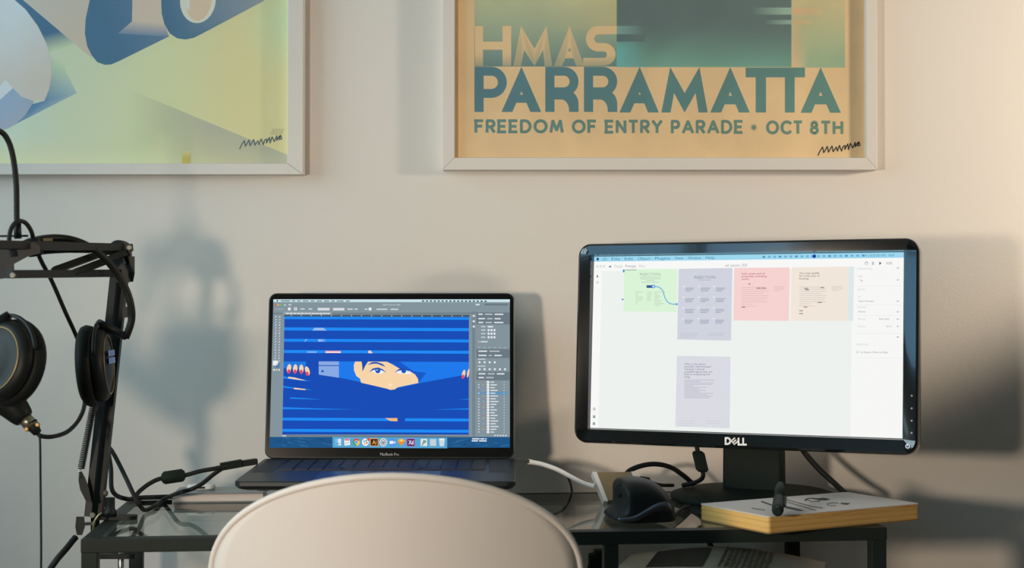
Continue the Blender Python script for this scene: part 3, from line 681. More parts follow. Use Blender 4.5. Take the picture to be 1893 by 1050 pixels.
loops.append(dished(rrect(SW + 0.004, SH + 0.004, 0.0015, 8, 0, 0), -0.0094, -0.0052)); loops.append(rrect(SW + 0.0005, SH + 0.0005, 0.0008, 8, 0, 0, 0.0005))
bez.loft(loops, HD, False, False, True)
bz = bez.build('bezel', GLOSSY, mon)
md = bz.modifiers.new('edge', 'EDGE_SPLIT'); md.split_angle = math.radians(32)
MB().loft([rrect(OW - 0.006, OH - 0.006, 0.017, 8, 0, OC, 0.018), rrect(OW - 0.03, OH - 0.03, 0.02, 8, 0, OC, 0.034), rrect(0.34, 0.19, 0.03, 8, 0, OC, 0.046), rrect(0.22, 0.15, 0.02, 8, 0, OC, 0.058)], HD, True, True, True).build('rear_housing', BLACK, mon)
hm = homography(((1099, 472), (1670, 467), (1668.5, 809.5), (1091, 793.5)))
NMN = (HD.to_3x3() @ Vector((0, -1, 0)))
def mon_uv(u, v, y=-0.0002): return HD @ Vector(((u - .5) * SW, y, (.5 - v) * SH))
def mon_px(x, y): return mon_uv(*hm(x, y))
A = Art(mon_px, NMN, 1.5e-5)
U = lambda u0, v0, u1, v1, col, ly: MonUV.rect(u0, v0, u1, v1, col, ly)
MonUV = Art(lambda u, v: mon_uv(u, v), NMN, 1.5e-5)
MonUV.v, MonUV.f, MonUV.c = A.v, A.f, A.c            # one print, two coordinate systems
BGW = C(242, 246, 243)
U(0, 0, 1, 1, BGW, 0)
U(0, 0, 1, 0.030, C(158, 218, 244), 1); U(0, 0.030, 1, 0.086, C(252, 253, 251), 1)
U(0, 0.086, 0.028, 1, C(252, 253, 251), 1); U(0.845, 0.086, 1, 1, C(251, 252, 250), 1)
G1, G2 = C(150, 158, 160), C(196, 200, 200)
for u, t in ((0.013, ''),): MonUV.ell(u, 0.015, 0.004, 0.009, C(20, 70, 100), 2, 12)
uu = 0.030
for w in ('XD', 'File', 'Edit', 'Object', 'Plugins', 'View', 'Window', 'Help'):
    L = 0.0068 * len(w) + 0.002; MonUV.text(w, uu, uu + L, 0.0225, 0.0155, C(62, 120, 150), 2); uu += L + 0.016
for k in range(19): MonUV.rect(0.565 + k * 0.0172, 0.010, 0.565 + k * 0.0172 + 0.008, 0.021, C(112, 176, 208) if k % 3 else C(84, 148, 190), 2)
MonUV.ell(0.728, 0.0155, 0.0056, 0.0105, C(16, 60, 170), 3, 14)
MonUV.text('Fri 8:30:00 AM', 0.885, 0.945, 0.0225, 0.0145, C(96, 150, 180), 2); MonUV.text('Naff', 0.955, 0.972, 0.0225, 0.0145, C(96, 150, 180), 2)
for k in range(3): MonUV.ell(0.012 + k * 0.0115, 0.058, 0.004, 0.008, C(222, 226, 226), 2, 12)
MonUV.poly([(0.052, 0.064), (0.057, 0.052), (0.062, 0.064)], C(90, 98, 100), 2)
for w, a, b, cc in (('Design', 0.072, 0.1, G2), ('Prototype', 0.11, 0.146, G1), ('Share', 0.157, 0.178, G2)): MonUV.text(w, a, b, 0.066, 0.018, cc, 2)
MonUV.rect(0.11, 0.079, 0.148, 0.083, C(110, 118, 120), 2)
MonUV.text('self_rejection_2020', 0.444, 0.516, 0.068, 0.016, G1, 2)
for w, a, b in (('14.8%', 0.948, 0.966),): MonUV.text(w, a, b, 0.067, 0.017, G1, 2)
MonUV.poly([(0.927, 0.05), (0.927, 0.068), (0.934, 0.059)], C(90, 98, 100), 2); MonUV.ell(0.888, 0.058, 0.005, 0.009, C(150, 156, 158), 2, 14); MonUV.ell(0.888, 0.059, 0.0035, 0.006, C(252, 253, 251), 3, 14); MonUV.rect(0.905, 0.05, 0.911, 0.068, G2, 2)
MonUV.poly([(0.011, 0.107), (0.011, 0.125), (0.017, 0.117)], C(60, 90, 120), 2); MonUV.ell(0.014, 0.152, 0.004, 0.007, G1, 2, 12); MonUV.ell(0.014, 0.152, 0.0028, 0.005, C(252, 253, 251), 3, 12)
for v, cc in ((0.89, G2), (0.935, G1), (0.975, G1)): MonUV.rect(0.009, v - 0.008, 0.017, v + 0.008, cc, 2)
# artboards
def board(pts, col): A.poly(pts, col, 2)
board([(1155.5, 496.5), (1255, 495.5), (1253, 576), (1154, 575)], C(222, 248, 218))
board([(1257.5, 495.5), (1357, 494.5), (1354.5, 629.5), (1254.5, 627.5)], C(212, 215, 226))
board([(1360.5, 494.5), (1462.5, 494), (1461, 593), (1358.5, 592)], C(250, 214, 212))
board([(1466, 494), (1569.5, 493), (1568.5, 593), (1464.5, 592.5)], C(246, 234, 222))
board([(1569.8, 493), (1580, 493), (1578.5, 593), (1568.8, 593)], C(226, 236, 236))
board([(1254, 658), (1353.5, 659.5), (1352, 793), (1251, 790)], C(222, 222, 231))
TG, TL_, TN = C(150, 168, 152), C(190, 206, 190), C(70, 74, 110)
A.text('REJECTION', 1185, 1223.5, 508, 5.2, C(158, 176, 160), 3)
for k, (a, b) in enumerate(((1185, 1224), (1186, 1223), (1197, 1212), (1188, 1220))): A.rect(a, 510.6 + k * 3.1, b, 511.7 + k * 3.1, TL_, 3)
A.rect(1197.4, 526, 1208, 531, C(40, 84, 150), 3); A.ell(1210.4, 528.2, 3.4, 3.4, C(70, 150, 226), 4, 16); A.ell(1210.4, 528.2, 1.7, 1.7, C(236, 246, 252), 5, 12)
A.stroke(arc(1214, 545, 16, 16.5, -90, -20, 8) + [(1230, 544), (1232.5, 551), (1236, 557), (1241, 560.4), (1247, 561.6), (1253, 561.6)], 1.8, C(110, 178, 226), 4); A.ell(1253.6, 561.6, 2.3, 2.3, C(110, 178, 226), 5, 12)
A.rect(1153, 496.5, 1156.4, 501.6, C(60, 150, 226), 4); A.rect(1150.6, 551.4, 1154.6, 553.6, C(90, 140, 200), 4)
for r in range(9):
    y = 538 + r * 3.1
    for a, ln in ((1177, (15, 4, 4, 13, 14, 13, 4, 4, 0)), (1198, (10, 9, 9, 8, 8, 8, 0, 0, 0)), (1212, (20, 5, 10, 12, 8, 14, 12, 19, 12))):
        if ln[r]: A.rect(a, y, a + ln[r], y + 1, TL_, 3)
A.text('REJECTION', 1286.5, 1325.5, 514, 5.2, C(140, 144, 160), 3); A.rect(1296, 516.4, 1317, 517.4, C(176, 180, 194), 3)
for r in range(4):
    for c in range(3):
        x = 1270 + c * 28.4 - r * .5; y = 531 + r * 20
        A.rect(x - 4.6, y - 3.6, x - 2, y - 1.4, C(244, 246, 250), 3)
        for k, w in enumerate((16 + (c * 5 + r) % 3, 15 + c % 2, 10 + (r * 3 + c * 4) % 7)): A.rect(x, y + k * 2.7, x + w, y + k * 2.7 + 1.2, C(158, 160, 182), 3)
for a, w in ((1261, 33), (1311, 33)):
    for k in range(3 if a < 1300 else 2): A.rect(a, 616 + k * 3.6, a + w - k * 3, 616.8 + k * 3.6, C(186, 190, 200), 3)
def para(x, lines, cap, dy, y0, col, bold=.02):
    for k, (t, w) in enumerate(lines): A.text(t, x, x + w, y0 + k * dy, cap, col, 3, bold)
PK = C(176, 84, 104)
para(1374, (('Such a great pool of', 43), ('proposals, including', 46), ('yours.', 14)), 3.2, 5, 506.6, PK, .01)
BRN = C(126, 112, 106)
para(1480, (('You may qualify', 37), ('for a free year of', 37), ('hosting.', 18)), 3.2, 5, 506.2, BRN, .01)
for x0, cc in ((1374, C(232, 184, 186)), (1480, C(216, 204, 196))):
    for k, w in enumerate((44, 48, 50, 40, 50, 49, 46, 49, 20, 30)): A.rect(x0, 530 + k * 3.9, x0 + w, 531 + k * 3.9, cc, 3)
    for k in range(4): A.rect(x0 + 59, 529 + k * 2.5, x0 + 59 + 20 - (k == 3) * 7, 529.9 + k * 2.5, cc, 3)
BK = C(130, 104, 110)
for x, y, w in ((1386.5, 523.6, 4), (1401.5, 531.4, 8), (1411, 531.4, 8), (1374, 566.6, 7), (1489, 532.2, 7.4), (1519, 531, 7), (1491, 535, 7), (1513.6, 558.4, 8), (1488, 566.6, 7), (1480, 573.4, 7), (1480, 578.8, 7)): A.rect(x, y, x + w, y + 1.4, BK, 4)
para(1268, (('What is this about,', 40), ('actually? Self-therapy?', 50), ('Venting? I should', 37), ('probably figure that out', 52), ('before unleashing this', 48), ('thing.', 11)), 3.1, 4.8, 674.6, C(126, 128, 156), .01)
for k, w in enumerate((56, 30, 55, 53, 18, 42, 28, 40, 30, 54, 44, 52, 47)): A.rect(1267.4, 702.6 + k * 2.75, 1267.4 + w, 703.5 + k * 2.75, C(176, 178, 196), 3)
for a, w in ((1259, 29), (1308, 29)):
    for k in range(3 if a < 1300 else 2): A.rect(a, 779 + k * 4.2, a + w - k * 3, 779.8 + k * 4.2, C(206, 206, 216), 3)
GT = C(120, 126, 130)
for t, a, b, y, cc in (('INTERACTION', 1586, 1612, 498.6, G2), ('Trigger', 1586, 1596, 512, G2), ('Tap', 1590, 1596, 520, GT), ('ACTION', 1586, 1600, 537, G2), ('Type', 1586, 1592, 550, G2), ('Auto-Animate', 1588, 1616, 558, GT), ('Destination', 1586, 1603, 569, G2), ('Home', 1588, 1600, 577.6, GT), ('Easing', 1588, 1600, 591, G2), ('Ease Out', 1626, 1644, 591, GT), ('Duration', 1588, 1602, 604.6, G2), ('0.3 s', 1639, 1648, 604.6, GT), ('SCROLLING', 1584, 1606, 638, G2), ('Fix Position When Scrolling', 1592, 1641, 652.4, GT)): A.text(t, a, b, y, 3.2, cc, 3)
for y in (496, 518, 557, 576.6, 590, 603.4, 623): A.stroke([(1657.6, y - .8), (1659.4, y + .8), (1661.2, y - .8)], .9, GT, 3)
for y in (529, 616, 661.6, 555 - 0.5 + 9, 583): A.rect(1583, y, 1666, y + .6, C(232, 235, 234), 3)
A.rect(1584.6, 648.6, 1588.6, 652.4, G2, 3); A.rect(1585.4, 649.4, 1587.8, 651.6, C(251, 252, 250), 4)
A.build('display', SCREEN, mon)
# logo, touch marks, power light on the lower bezel
SIL = mat('logo_silver', C(206, 208, 210), 0.3, 0.6, noise=0.03)
def bez_px(x, y):
    u, v = hm(x, y); return mon_uv(u, v, -0.0104)
lg = Art(bez_px, NMN, 1e-4)
lg.text('D', 1346.5, 1358.5, 822.6, 13.4, C(220, 222, 224), 1, .05)
for w, a, b in (('L', 1370.4, 1378.6), ('L', 1379, 1387.2)): lg.text(w, a, b, 823.6, 13.4, C(220, 222, 224), 1, .05)
e = math.radians(-40)
def rot(x, y): return (1364.4 + x * math.cos(e) - y * math.sin(e), 816.6 + x * math.sin(e) + y * math.cos(e))
for a in ((-5, -5.4, -2.4, 5.4), (-5, -5.4, 5, -3), (-5, -1.2, 4.4, 1.2), (-5, 3, 5, 5.4)): lg.poly([rot(a[0], a[1]), rot(a[2], a[1]), rot(a[2], a[3]), rot(a[0], a[3])], C(220, 222, 224), 1)
PRS = attr_mat('printed_silver', rough=0.3); lg.build('logo', PRS, mon)
tm = Art(bez_px, NMN, 1e-4)
for y in (731, 754, 776.6, 799): tm.rect(1685.4, y - 1.6, 1688.6, y + 1.6, C(96, 112, 124), 1)
tm.build('touch_marks', PRS, mon)
pw = Art(bez_px, NMN, 1.2e-4)
pw.ell(1680, 823.4, 4.2, 4.4, C(226, 232, 246), 1, 20); pw.ell(1680, 823.4, 2.6, 2.8, C(30, 40, 50), 2, 16); pw.rect(1679.4, 819, 1680.8, 823.4, C(226, 232, 246), 3)
pw.build('power_light', SCREEN, mon)
NB = 0.070
MB().loft([rrect(0.086, 0.030, 0.004, 4, 0, NB, 0.010, 'xy'), rrect(0.084, 0.030, 0.004, 4, 0, NB, 0.10, 'xy'), rrect(0.083, 0.028, 0.004, 4, 0, NB - .004, 0.20, 'xy')]).build('neck', BLACK, mon)
MB().lathe([(0.117, 0.0), (0.120, 0.003), (0.119, 0.008), (0.106, 0.0125), (0.06, 0.0155), (0.001, 0.0165)], (0, NB, 0), (0, 0, 1), 48).build('base', BLACK, mon)

# ------------------------------------------------------------------ chair
CH = Vector((-0.1225, 1.545, 0))
chair = thing('shell_chair', 'white moulded plastic shell chair tucked in front of the desk', 'chair', CH)
prof = [(0.425, 0.425), (0.40, 0.443), (0.34, 0.446), (0.26, 0.432), (0.18, 0.424), (0.11, 0.432), (0.06, 0.462), (0.030, 0.51), (0.015, 0.58), (0.006, 0.65), (0.0, 0.72), (-0.006, 0.77), (-0.012, 0.81), (-0.017, 0.8435)]
pp, _ = spline([Vector((0, a, b)) for a, b in prof], [0] * len(prof), 6)
ZTOP, BA, BB = 0.8435, 0.1945, 0.111
def halfw(p, s):
    if p.z > ZTOP - BB:
        q = (p.z - (ZTOP - BB)) / BB; return BA * max(0, 1 - q ** 2.15) ** 0.5
    if p.y > 0.33: return 0.20 * max(0.0, 1 - ((p.y - 0.33) / 0.135) ** 2) ** 0.5 + 0.02
    return 0.215 + (0.195 - 0.215) * max(0, min(1, (p.z - 0.46) / 0.27)) if p.z > 0.46 else 0.218
zs = [p for p in pp if p.z <= ZTOP - BB or p.y > 0.2]
top = []
for i in range(1, 19):
    a = i / 18 * math.pi / 2; z = ZTOP - BB + BB * math.sin(a)
    for p, q in zip(pp, pp[1:]):
        if p.y < .1 and p.z <= z <= q.z + 1e-9: top.append(p.lerp(q, (z - p.z) / max(1e-9, q.z - p.z))); break
rows = zs + top; NX = 22
vs_, fs_ = [], []
for p in rows:
    w = halfw(p, 0)
    up = max(0, min(1, (p.z - 0.47) / 0.15))
    for j in range(NX + 1):
        t = -1 + 2 * j / NX; x = w * t; q = (x / 0.21) ** 2
        vs_.append((x, p.y + up * 0.055 * q, p.z + (1 - up) * 0.03 * q))
for i in range(len(rows) - 1):
    for j in range(NX): fs_.append((i * (NX + 1) + j, i * (NX + 1) + j + 1, (i + 1) * (NX + 1) + j + 1, (i + 1) * (NX + 1) + j))
sh = MB().add(vs_, fs_, True).build('shell', SHELL, chair)
sd = sh.modifiers.new('thickness', 'SOLIDIFY'); sd.thickness = 0.005; sd.offset = 0
edge = [vs_[i * (NX + 1)] for i in range(len(rows))] + [vs_[i * (NX + 1) + NX] for i in range(len(rows) - 2, -1, -1)]
MB().tube([Vector(e_) for e_ in edge], 0.0042, 8).build('rim', SHELL, chair)
WOOD = mat('pale_wood', C(196, 160, 116), 0.5, noise=0.12, nscale=18)
for sx in (-1, 1):
    for y0, y1 in ((0.32, 0.38), (0.09, 0.0)):
        MB().tube([(sx * 0.13, y0, 0.40), (sx * 0.21, y1, 0.0)], [0.014, 0.010], 14).build('leg', WOOD, chair)
MB().box((0, 0.205, 0.405), (0.27, 0.03, 0.012)).build('bracket', BLACKM, chair)
MB().box((0, 0.205, 0.41), (0.03, 0.26, 0.012)).build('bracket', BLACKM, chair)

# ------------------------------------------------------------------ boom arm clamped to the desk
arm = thing('boom_arm', 'black spring-loaded microphone boom arm clamped to the left edge of the desk', 'boom arm', at(185, 972, 1.945))
ABLK = mat('arm_black_metal', C(22, 28, 30), 0.5, 0.0, noise=0.1, nscale=80, spec=0.3)
def P(u, v, Y): return at(u, v, Y)
def bar_part(nm, a, b, w, hh, m=ABLK): return MB().bar(P(*a), P(*b), w, hh, (0, 1, 0)).build(nm, m, arm, True)
bar_part('lower_bar', (164, 955, 1.938), (213, 496, 1.985), 0.009, 0.011)
bar_part('lower_bar', (180, 955, 1.955), (229, 496, 2.002), 0.013, 0.011)
bar_part('upper_bar', (240, 458, 2.0), (-70, 451, 1.66), 0.0095, 0.010)
bar_part('upper_bar', (236, 505, 2.0), (18, 507, 1.77), 0.0092, 0.010)
bar_part('brace', (222, 456, 1.985), (100, 500, 1.87), 0.0085, 0.006)
bar_part('brace', (232, 468, 1.975), (136, 505, 1.885), 0.0085, 0.006)
MB().lathe([(0.012, -0.012), (0.0135, -0.010), (0.0135, 0.010), (0.012, 0.012)], P(222, 463, 1.995), (0, 1, 0), 24).build('elbow_disc', ABLK, arm, True)
m = MB(); q = [(205, 468), (214, 450), (232, 447), (244, 470), (246, 500), (240, 522), (212, 522), (203, 505)]
m.loft([[P(u, v, 1.978) for u, v in q], [P(u, v, 2.012) for u, v in q]]).build('elbow_plate', ABLK, arm, True)
q = [(240, 474), (249, 474), (249, 506), (246, 521), (236, 521), (238, 500)]
MB().loft([[P(u, v, 1.972) for u, v in q], [P(u, v, 1.999) for u, v in q]]).build('lock_lever', ABLK, arm, True)
MB().lathe([(0.0035, 0), (0.004, 0.002), (0.003, 0.004)], P(240, 458, 1.972), (0, -1, 0), 12).build('bolt', BOLT, arm, True)
MB().bar(P(226, 472, 1.9765), P(232, 488, 1.9765), 0.0025, 0.002, (0, 1, 0)).build('scale_mark', BOLT, arm, True)
# spring
a, b = P(174, 742, 1.93), P(150, 866, 1.925); L = (b - a).length; d = (b - a).normalized(); n1 = d.orthogonal().normalized(); n2 = d.cross(n1)
turns = 38; pts = [a + d * (L * i / (turns * 10)) + (n1 * math.cos(i * math.tau / 10) + n2 * math.sin(i * math.tau / 10)) * 0.0040 for i in range(turns * 10 + 1)]
MB().tube(pts, 0.0008, 5).build('spring', ABLK, arm, True)
MB().tube([b + d * (0.004 * i) + n1 * (0.0025 * math.sin(i * 1.5)) for i in range(4)], 0.0008, 6).build('spring_hook', STEEL, arm, True)
MB().tube([P(175, 742, 1.93), P(182, 720, 1.935), P(193, 706, 1.945)], 0.0014, 6).build('spring_hook', ABLK, arm, True)
q = [(146, 873), (151, 871), (158, 884), (164, 902), (170, 930), (158, 925), (148, 905), (145, 888)]
MB().loft([[P(u, v, 1.927) for u, v in q], [P(u, v, 1.934) for u, v in q]]).build('spring_lug', ABLK, arm, True)
MB().lathe([(0.004, 0), (0.0045, 0.002), (0.0035, 0.0045)], P(192, 912, 1.945), (1, -.2, 0), 12).build('bolt', BOLT, arm, True)
MB().lathe([(0.0035, 0), (0.004, 0.002), (0.003, 0.004)], P(172, 952, 1.930), (0, -1, 0), 12).build('bolt', BOLT, arm, True)
# clamp: block, post, jaws, screw
MB().loft([[P(u, v, y) for u, v in ((141, 955), (156, 955), (157, 974), (152, 989), (142, 989), (139, 974))] for y in (1.915, 1.938)]).build('hinge_block', ABLK, arm, True)
MB().bar(P(150, 969, 1.930), P(176, 967, 1.935), 0.004, 0.004).build('hinge_pin', STEEL, arm, True)
c0 = Vector((-0.520, 1.945, TABLE_Z))
MB().lathe([(0.009, 0.0), (0.009, 0.006), (0.0065, 0.010), (0.0065, 0.024)], (c0.x, 1.945, TABLE_Z + 0.0055), (0, 0, 1), 20).build('swivel_post', ABLK, arm, True)
MB().tube([P(172, 981, 1.915), P(174, 966, 1.914), P(181, 954, 1.914), P(188, 948, 1.916)], 0.0014, 8, smooth_path=5).build('swivel_collar', mat('olive_brass', C(150, 150, 110), 0.4, 0.6, noise=0.1), arm, True)
m = MB().loft([rrect(0.054, 0.022, 0.010, 5, c0.x + 0.006, 1.955, z, 'xy') for z in (TABLE_Z + 0.0004, TABLE_Z + 0.0055)]).build('upper_jaw', ABLK, arm, True)
XJ = P(190, 1035, 1.945)
MB().box((c0.x - 0.0215, 1.955, TABLE_Z - 0.022), (0.005, 0.024, 0.056)).build('clamp_back', ABLK, arm, True)
MB().loft([rrect(0.052, 0.018, 0.008, 5, c0.x + 0.005, 1.955, z, 'xy') for z in (TABLE_Z - 0.050, TABLE_Z - 0.044)]).build('lower_jaw', ABLK, arm, True)
MB().tube([(c0.x + 0.012, 1.955, TABLE_Z - 0.028), (c0.x + 0.012, 1.955, TABLE_Z - 0.10)], 0.004, 10).build('clamp_screw', STEEL, arm, True)
MB().bar((c0.x - 0.006, 1.955, TABLE_Z - 0.10), (c0.x + 0.030, 1.955, TABLE_Z - 0.10), 0.005, 0.005).build('screw_handle', ABLK, arm, True)
# head joint of the upper arm
q = [(-40, 455), (10, 452), (30, 456), (62, 448), (74, 455), (75, 468), (52, 474), (26, 488), (27, 512), (-2, 516), (-40, 500)]
MB().loft([[P(u, v, 1.775) for u, v in q], [P(u, v, 1.80) for u, v in q]]).build('head_joint', ABLK, arm, True)
MB().lathe([(0.0035, 0), (0.004, 0.002), (0.003, 0.0045)], P(25, 509, 1.772), (0, -1, 0), 12).build('bolt', BOLT, arm, True)
MB().tube([P(-30, 505, 1.785), P(-45, 560, 1.79), P(-58, 640, 1.80), P(-62, 668, 1.80)], 0.006, 10, smooth_path=4).build('microphone_mount', ABLK, arm, True)
MB().bar(P(-30, 437, 1.79), P(52, 436, 1.80), 0.0022, 0.006, (0, 1, 0)).build('cable_guide', ABLK, arm, True)

# ------------------------------------------------------------------ gooseneck
gn = thing('gooseneck', 'black ribbed gooseneck rising from the boom arm in front of the green poster', 'gooseneck', P(33, 441, 1.785))
pts, _ = spline([P(*p) for p in ((-120, 300, 1.70), (-80, 258, 1.72), (-35, 238, 1.74), (-2, 242, 1.76), (14, 258, 1.77), (24, 290, 1.775), (30, 340, 1.78), (31, 400, 1.785), (32, 416, 1.785))], [0] * 9, 14)
rs = [0.0032 + 0.0003 * (i % 2) for i in range(len(pts))]
MB().tube(pts, rs, 10).build('flexible_tube', RUBBER, gn, True)
MB().tube([P(32, 412, 1.785), P(33, 441, 1.785)], 0.0044, 14).build('collar', ABLK, gn, True)

# ------------------------------------------------------------------ headphones hung over the arm
hp = thing('headphones', 'black over-ear headphones hanging over the boom arm', 'headphones', P(110, 440, 1.86))
HB = mat('headphone_black', C(21, 26, 25), 0.5, noise=0.1, nscale=50, spec=0.25)
PADM = mat('ear_pad_leatherette', C(20, 25, 24), 0.65, noise=0.15, nscale=40, bump=0.2, bscale=300, spec=0.2)
band = [(232, 625, 1.95), (243, 592, 1.95), (241, 560, 1.945), (229, 527, 1.94), (206, 491, 1.93), (176, 463, 1.915), (142, 446, 1.90), (108, 440, 1.885), (72, 443, 1.86), (38, 455, 1.83), (0, 485, 1.80), (-28, 530, 1.77), (-40, 580, 1.75), (-36, 615, 1.74)]
MB().tube([P(*p) for p in band], 0.0048, 12, smooth_path=8).build('headband', HB, hp, True)
MB().tube([P(*p) for p in ((168, 462, 1.915), (140, 457, 1.90), (110, 456, 1.885), (78, 459, 1.862), (60, 464, 1.85))], [0.004, 0.0075, 0.0085, 0.008, 0.005], 12, smooth_path=5).build('head_pad', PADM, hp, True)
MB().bar(P(80, 443, 1.858), P(97, 443, 1.868), 0.0012, 0.0035, (0, 0, 1)).build('band_lettering', mat('faded_gold_print', C(120, 106, 60), .6, noise=.1), hp, True)
MB().box(P(232, 577, 1.952), (0.006, 0.008, 0.014)).build('slider', HB, hp, True)
def cup(center, axis, yoke_from, sgn):
    axis = Vector(axis).normalized(); c = Vector(center)
    k = MB().lathe([(0.030, -0.018), (0.044, -0.0205), (0.050, -0.017), (0.0522, -0.011), (0.050, -0.004), (0.047, -0.002)], c, axis, 36).build('ear_pad', PADM, hp, True)
    b = MB().lathe([(0.046, -0.003), (0.047, 0.003), (0.045, 0.009), (0.040, 0.013), (0.037, 0.0135), (0.034, 0.012), (0.022, 0.016), (0.001, 0.0175)], c, axis, 36).build('ear_cup', HB, hp, True)
    n1 = axis.orthogonal().normalized(); n2 = axis.cross(n1)
    r = MB(); pts = [c + axis * 0.0138 + (n1 * math.cos(i * math.tau / 48) + n2 * math.sin(i * math.tau / 48)) * 0.0375 for i in range(49)]
    r.tube(pts, 0.0009, 6); r.build('brass_ring', mat('dull_brass', C(150, 124, 74), 0.4, 0.7, noise=0.1), b, True)
    # yoke: half hoop round the cup
    up = (Vector((0, 0, 1)) - axis * axis.z).normalized(); sd = axis.cross(up)
    hp_pts = [c + axis * 0.004 + (sd * math.cos(t) + up * math.sin(t)) * 0.0535 for t in [math.radians(15 + 150 * i / 16) for i in range(17)]]
    MB().tube(hp_pts, 0.0024, 8).build('yoke', HB, hp, True)
    MB().tube([c + axis * 0.004 + up * 0.053, Vector(yoke_from)], [0.006, 0.005], 10).build('yoke_stem', HB, hp, True)
    return c, axis, up, sd
RC = cup(P(181, 675, 1.915), (0.985, 0.10, 0.07), P(232, 622, 1.95), 1)
cp, ax, up, sd = RC
lm = MB()
for k in range(2):
    for j in range(4):
        base = cp + ax * 0.0179 + sd * (j * 0.0125 - 0.025) + up * (0.001 + k * 0.0095)
        lm.add([base, base + sd * 0.010, base + sd * 0.010 + up * 0.0075, base + up * 0.0075], [(0, 1, 2, 3)])
lm.build('cup_lettering', mat('blue_print', C(120, 160, 226), 0.5, noise=0.1), hp, True)
cup(P(8, 668, 1.735), (-0.50, -0.85, 0.20), P(-36, 612, 1.74), -1)

# ------------------------------------------------------------------ microphone
mic = thing('microphone', 'black tapered microphone with a bright cable plug behind the nearer ear cup', 'microphone', P(0, 735, 1.82))
MB().tube([P(-90, 660, 1.80), P(-60, 680, 1.80), P(-5, 725, 1.80), P(20, 747, 1.80), P(38, 766, 1.80), P(46, 774, 1.80)], [0.021, 0.0215, 0.0205, 0.018, 0.0145, 0.0115], 24, smooth_path=4).build('body', HB, mic, True)
MB().tube([P(43, 771, 1.80), P(60, 789, 1.80)], 0.0085, 16).build('plug_shell', mat('nickel', C(150, 148, 132), 0.35, 0.8, noise=0.1), mic, True)
MB().tube([P(56, 782, 1.80), P(70, 801, 1.80)], [0.0085, 0.005], 12).build('plug_boot', RUBBER, mic, True)
for u, v in ((50, 793), (70, 785)): MB().lathe([(0.0025, 0), (0.003, 0.001), (0.002, 0.003)], P(u, v, 1.793), (0, -1, 0), 10).build('plug_latch', mat('dull_brass', C(150, 124, 74), 0.4, 0.7, noise=0.1), mic, True)

# ------------------------------------------------------------------ cables
def cable(name, label, pts, r, m=RUBBER, k=10, cat='cable'):
    w = [p if isinstance(p, Vector) else P(*p) for p in pts]
    o = MB().tube([x - w[0] for x in w], r, 10, smooth_path=k).build(name, m); o.location = w[0]
    return tag(o, label, cat)
cable('microphone_cable', 'thick black cable looping from the microphone plug up to the boom arm', [(68, 799, 1.80), (76, 806, 1.805), (98, 807, 1.82), (126, 797, 1.85), (148, 772, 1.90), (157, 740, 1.955), (155, 690, 1.968), (146, 635, 1.965), (120, 575, 1.93), (96, 520, 1.89), (76, 482, 1.845), (64, 452, 1.815), (58, 428, 1.80), (47, 412, 1.79), (33, 409, 1.775), (21, 422, 1.77), (17, 448, 1.765), (24, 474, 1.768)], 0.0027)
t = MB().tube([P(60, 440, 1.805), P(67, 472, 1.81)], [0.0075, 0.009], 12).build('cable_tie', RUBBER, arm, True)
cable('headphone_cable', 'thin black cable hanging straight down below the microphone plug', [(71, 802, 1.79), (74, 815, 1.79), (75, 900, 1.79), (76, 1000, 1.79), (76, 1090, 1.79), (78, 1300, 1.79)], 0.0013)
cable('arm_cable', 'thick black cable running down from the boom arm clamp past the desk corner', [(140, 993, 1.925), (134, 1000, 1.92), (122, 1015, 1.91), (104, 1036, 1.90), (88, 1062, 1.90), (70, 1110, 1.90)], 0.0042)
zc_ = TABLE_Z + 0.0035
def O(u, v, dz=0.0035): return on(u, v, TABLE_Z + dz)
chg = thing('charging_cable', 'black cable with a barrel choke looped between the boom arm and the laptop', 'cable', O(268, 943))
MB().tube([P(420, 861, 2.06), P(398, 866, 2.055), P(370, 871, 2.05), P(340, 879, 2.045), P(300, 884, 2.04), P(278, 893, 2.035), P(258, 908, 2.025), P(246, 922, 2.01), P(228, 921, 2.00), P(213, 914, 2.00), P(206, 900, 2.00), P(205, 866, 2.01), P(200, 834, 2.02), P(203, 829, 2.02), P(214, 846, 2.02), P(232, 882, 2.01), P(248, 916, 1.995), P(257, 932, 1.985), O(268, 943, .004), O(285, 936, .004), O(303, 923, .004), P(330, 911, 2.07), P(352, 905, 2.075), P(372, 895, 2.07), P(396, 876, 2.065), P(414, 864, 2.06)], 0.0030, 10, smooth_path=8).build('cord', RUBBER, chg, True)
MB().tube([P(300, 884, 2.04), P(304, 883.5, 2.04), P(337, 878.5, 2.045), P(341, 878, 2.045)], [0.006, 0.0088, 0.0088, 0.006], 16).build('choke', BLACK, chg, True)
MB().bar(P(408, 863, 2.06), P(447, 856, 2.07), 0.010, 0.010).build('connector', BLACK, chg, True)
MB().bar(P(447, 857, 2.07), P(474, 853, 2.083), 0.0085, 0.008).build('plug', RUBBER, chg, True)
cable('rear_cord', 'flat black cord lying along the back left rail of the desk', [O(240, 923, .004), O(262, 920, .004), O(290, 919, .004), O(318, 918, .004)], 0.0034)
cable('thin_cord', 'thin grey cord dropping behind the desk beside the white adapter lead', [(1022, 862, 2.262), (1042, 872, 2.262), (1054, 892, 2.262), (1057.5, 915, 2.262), (1055, 938, 2.262), (1046, 960, 2.262), (1028, 980, 2.262), (1005, 1010, 2.262)], 0.0016, mat('grey_cord', C(70, 72, 70), .6, noise=.1))
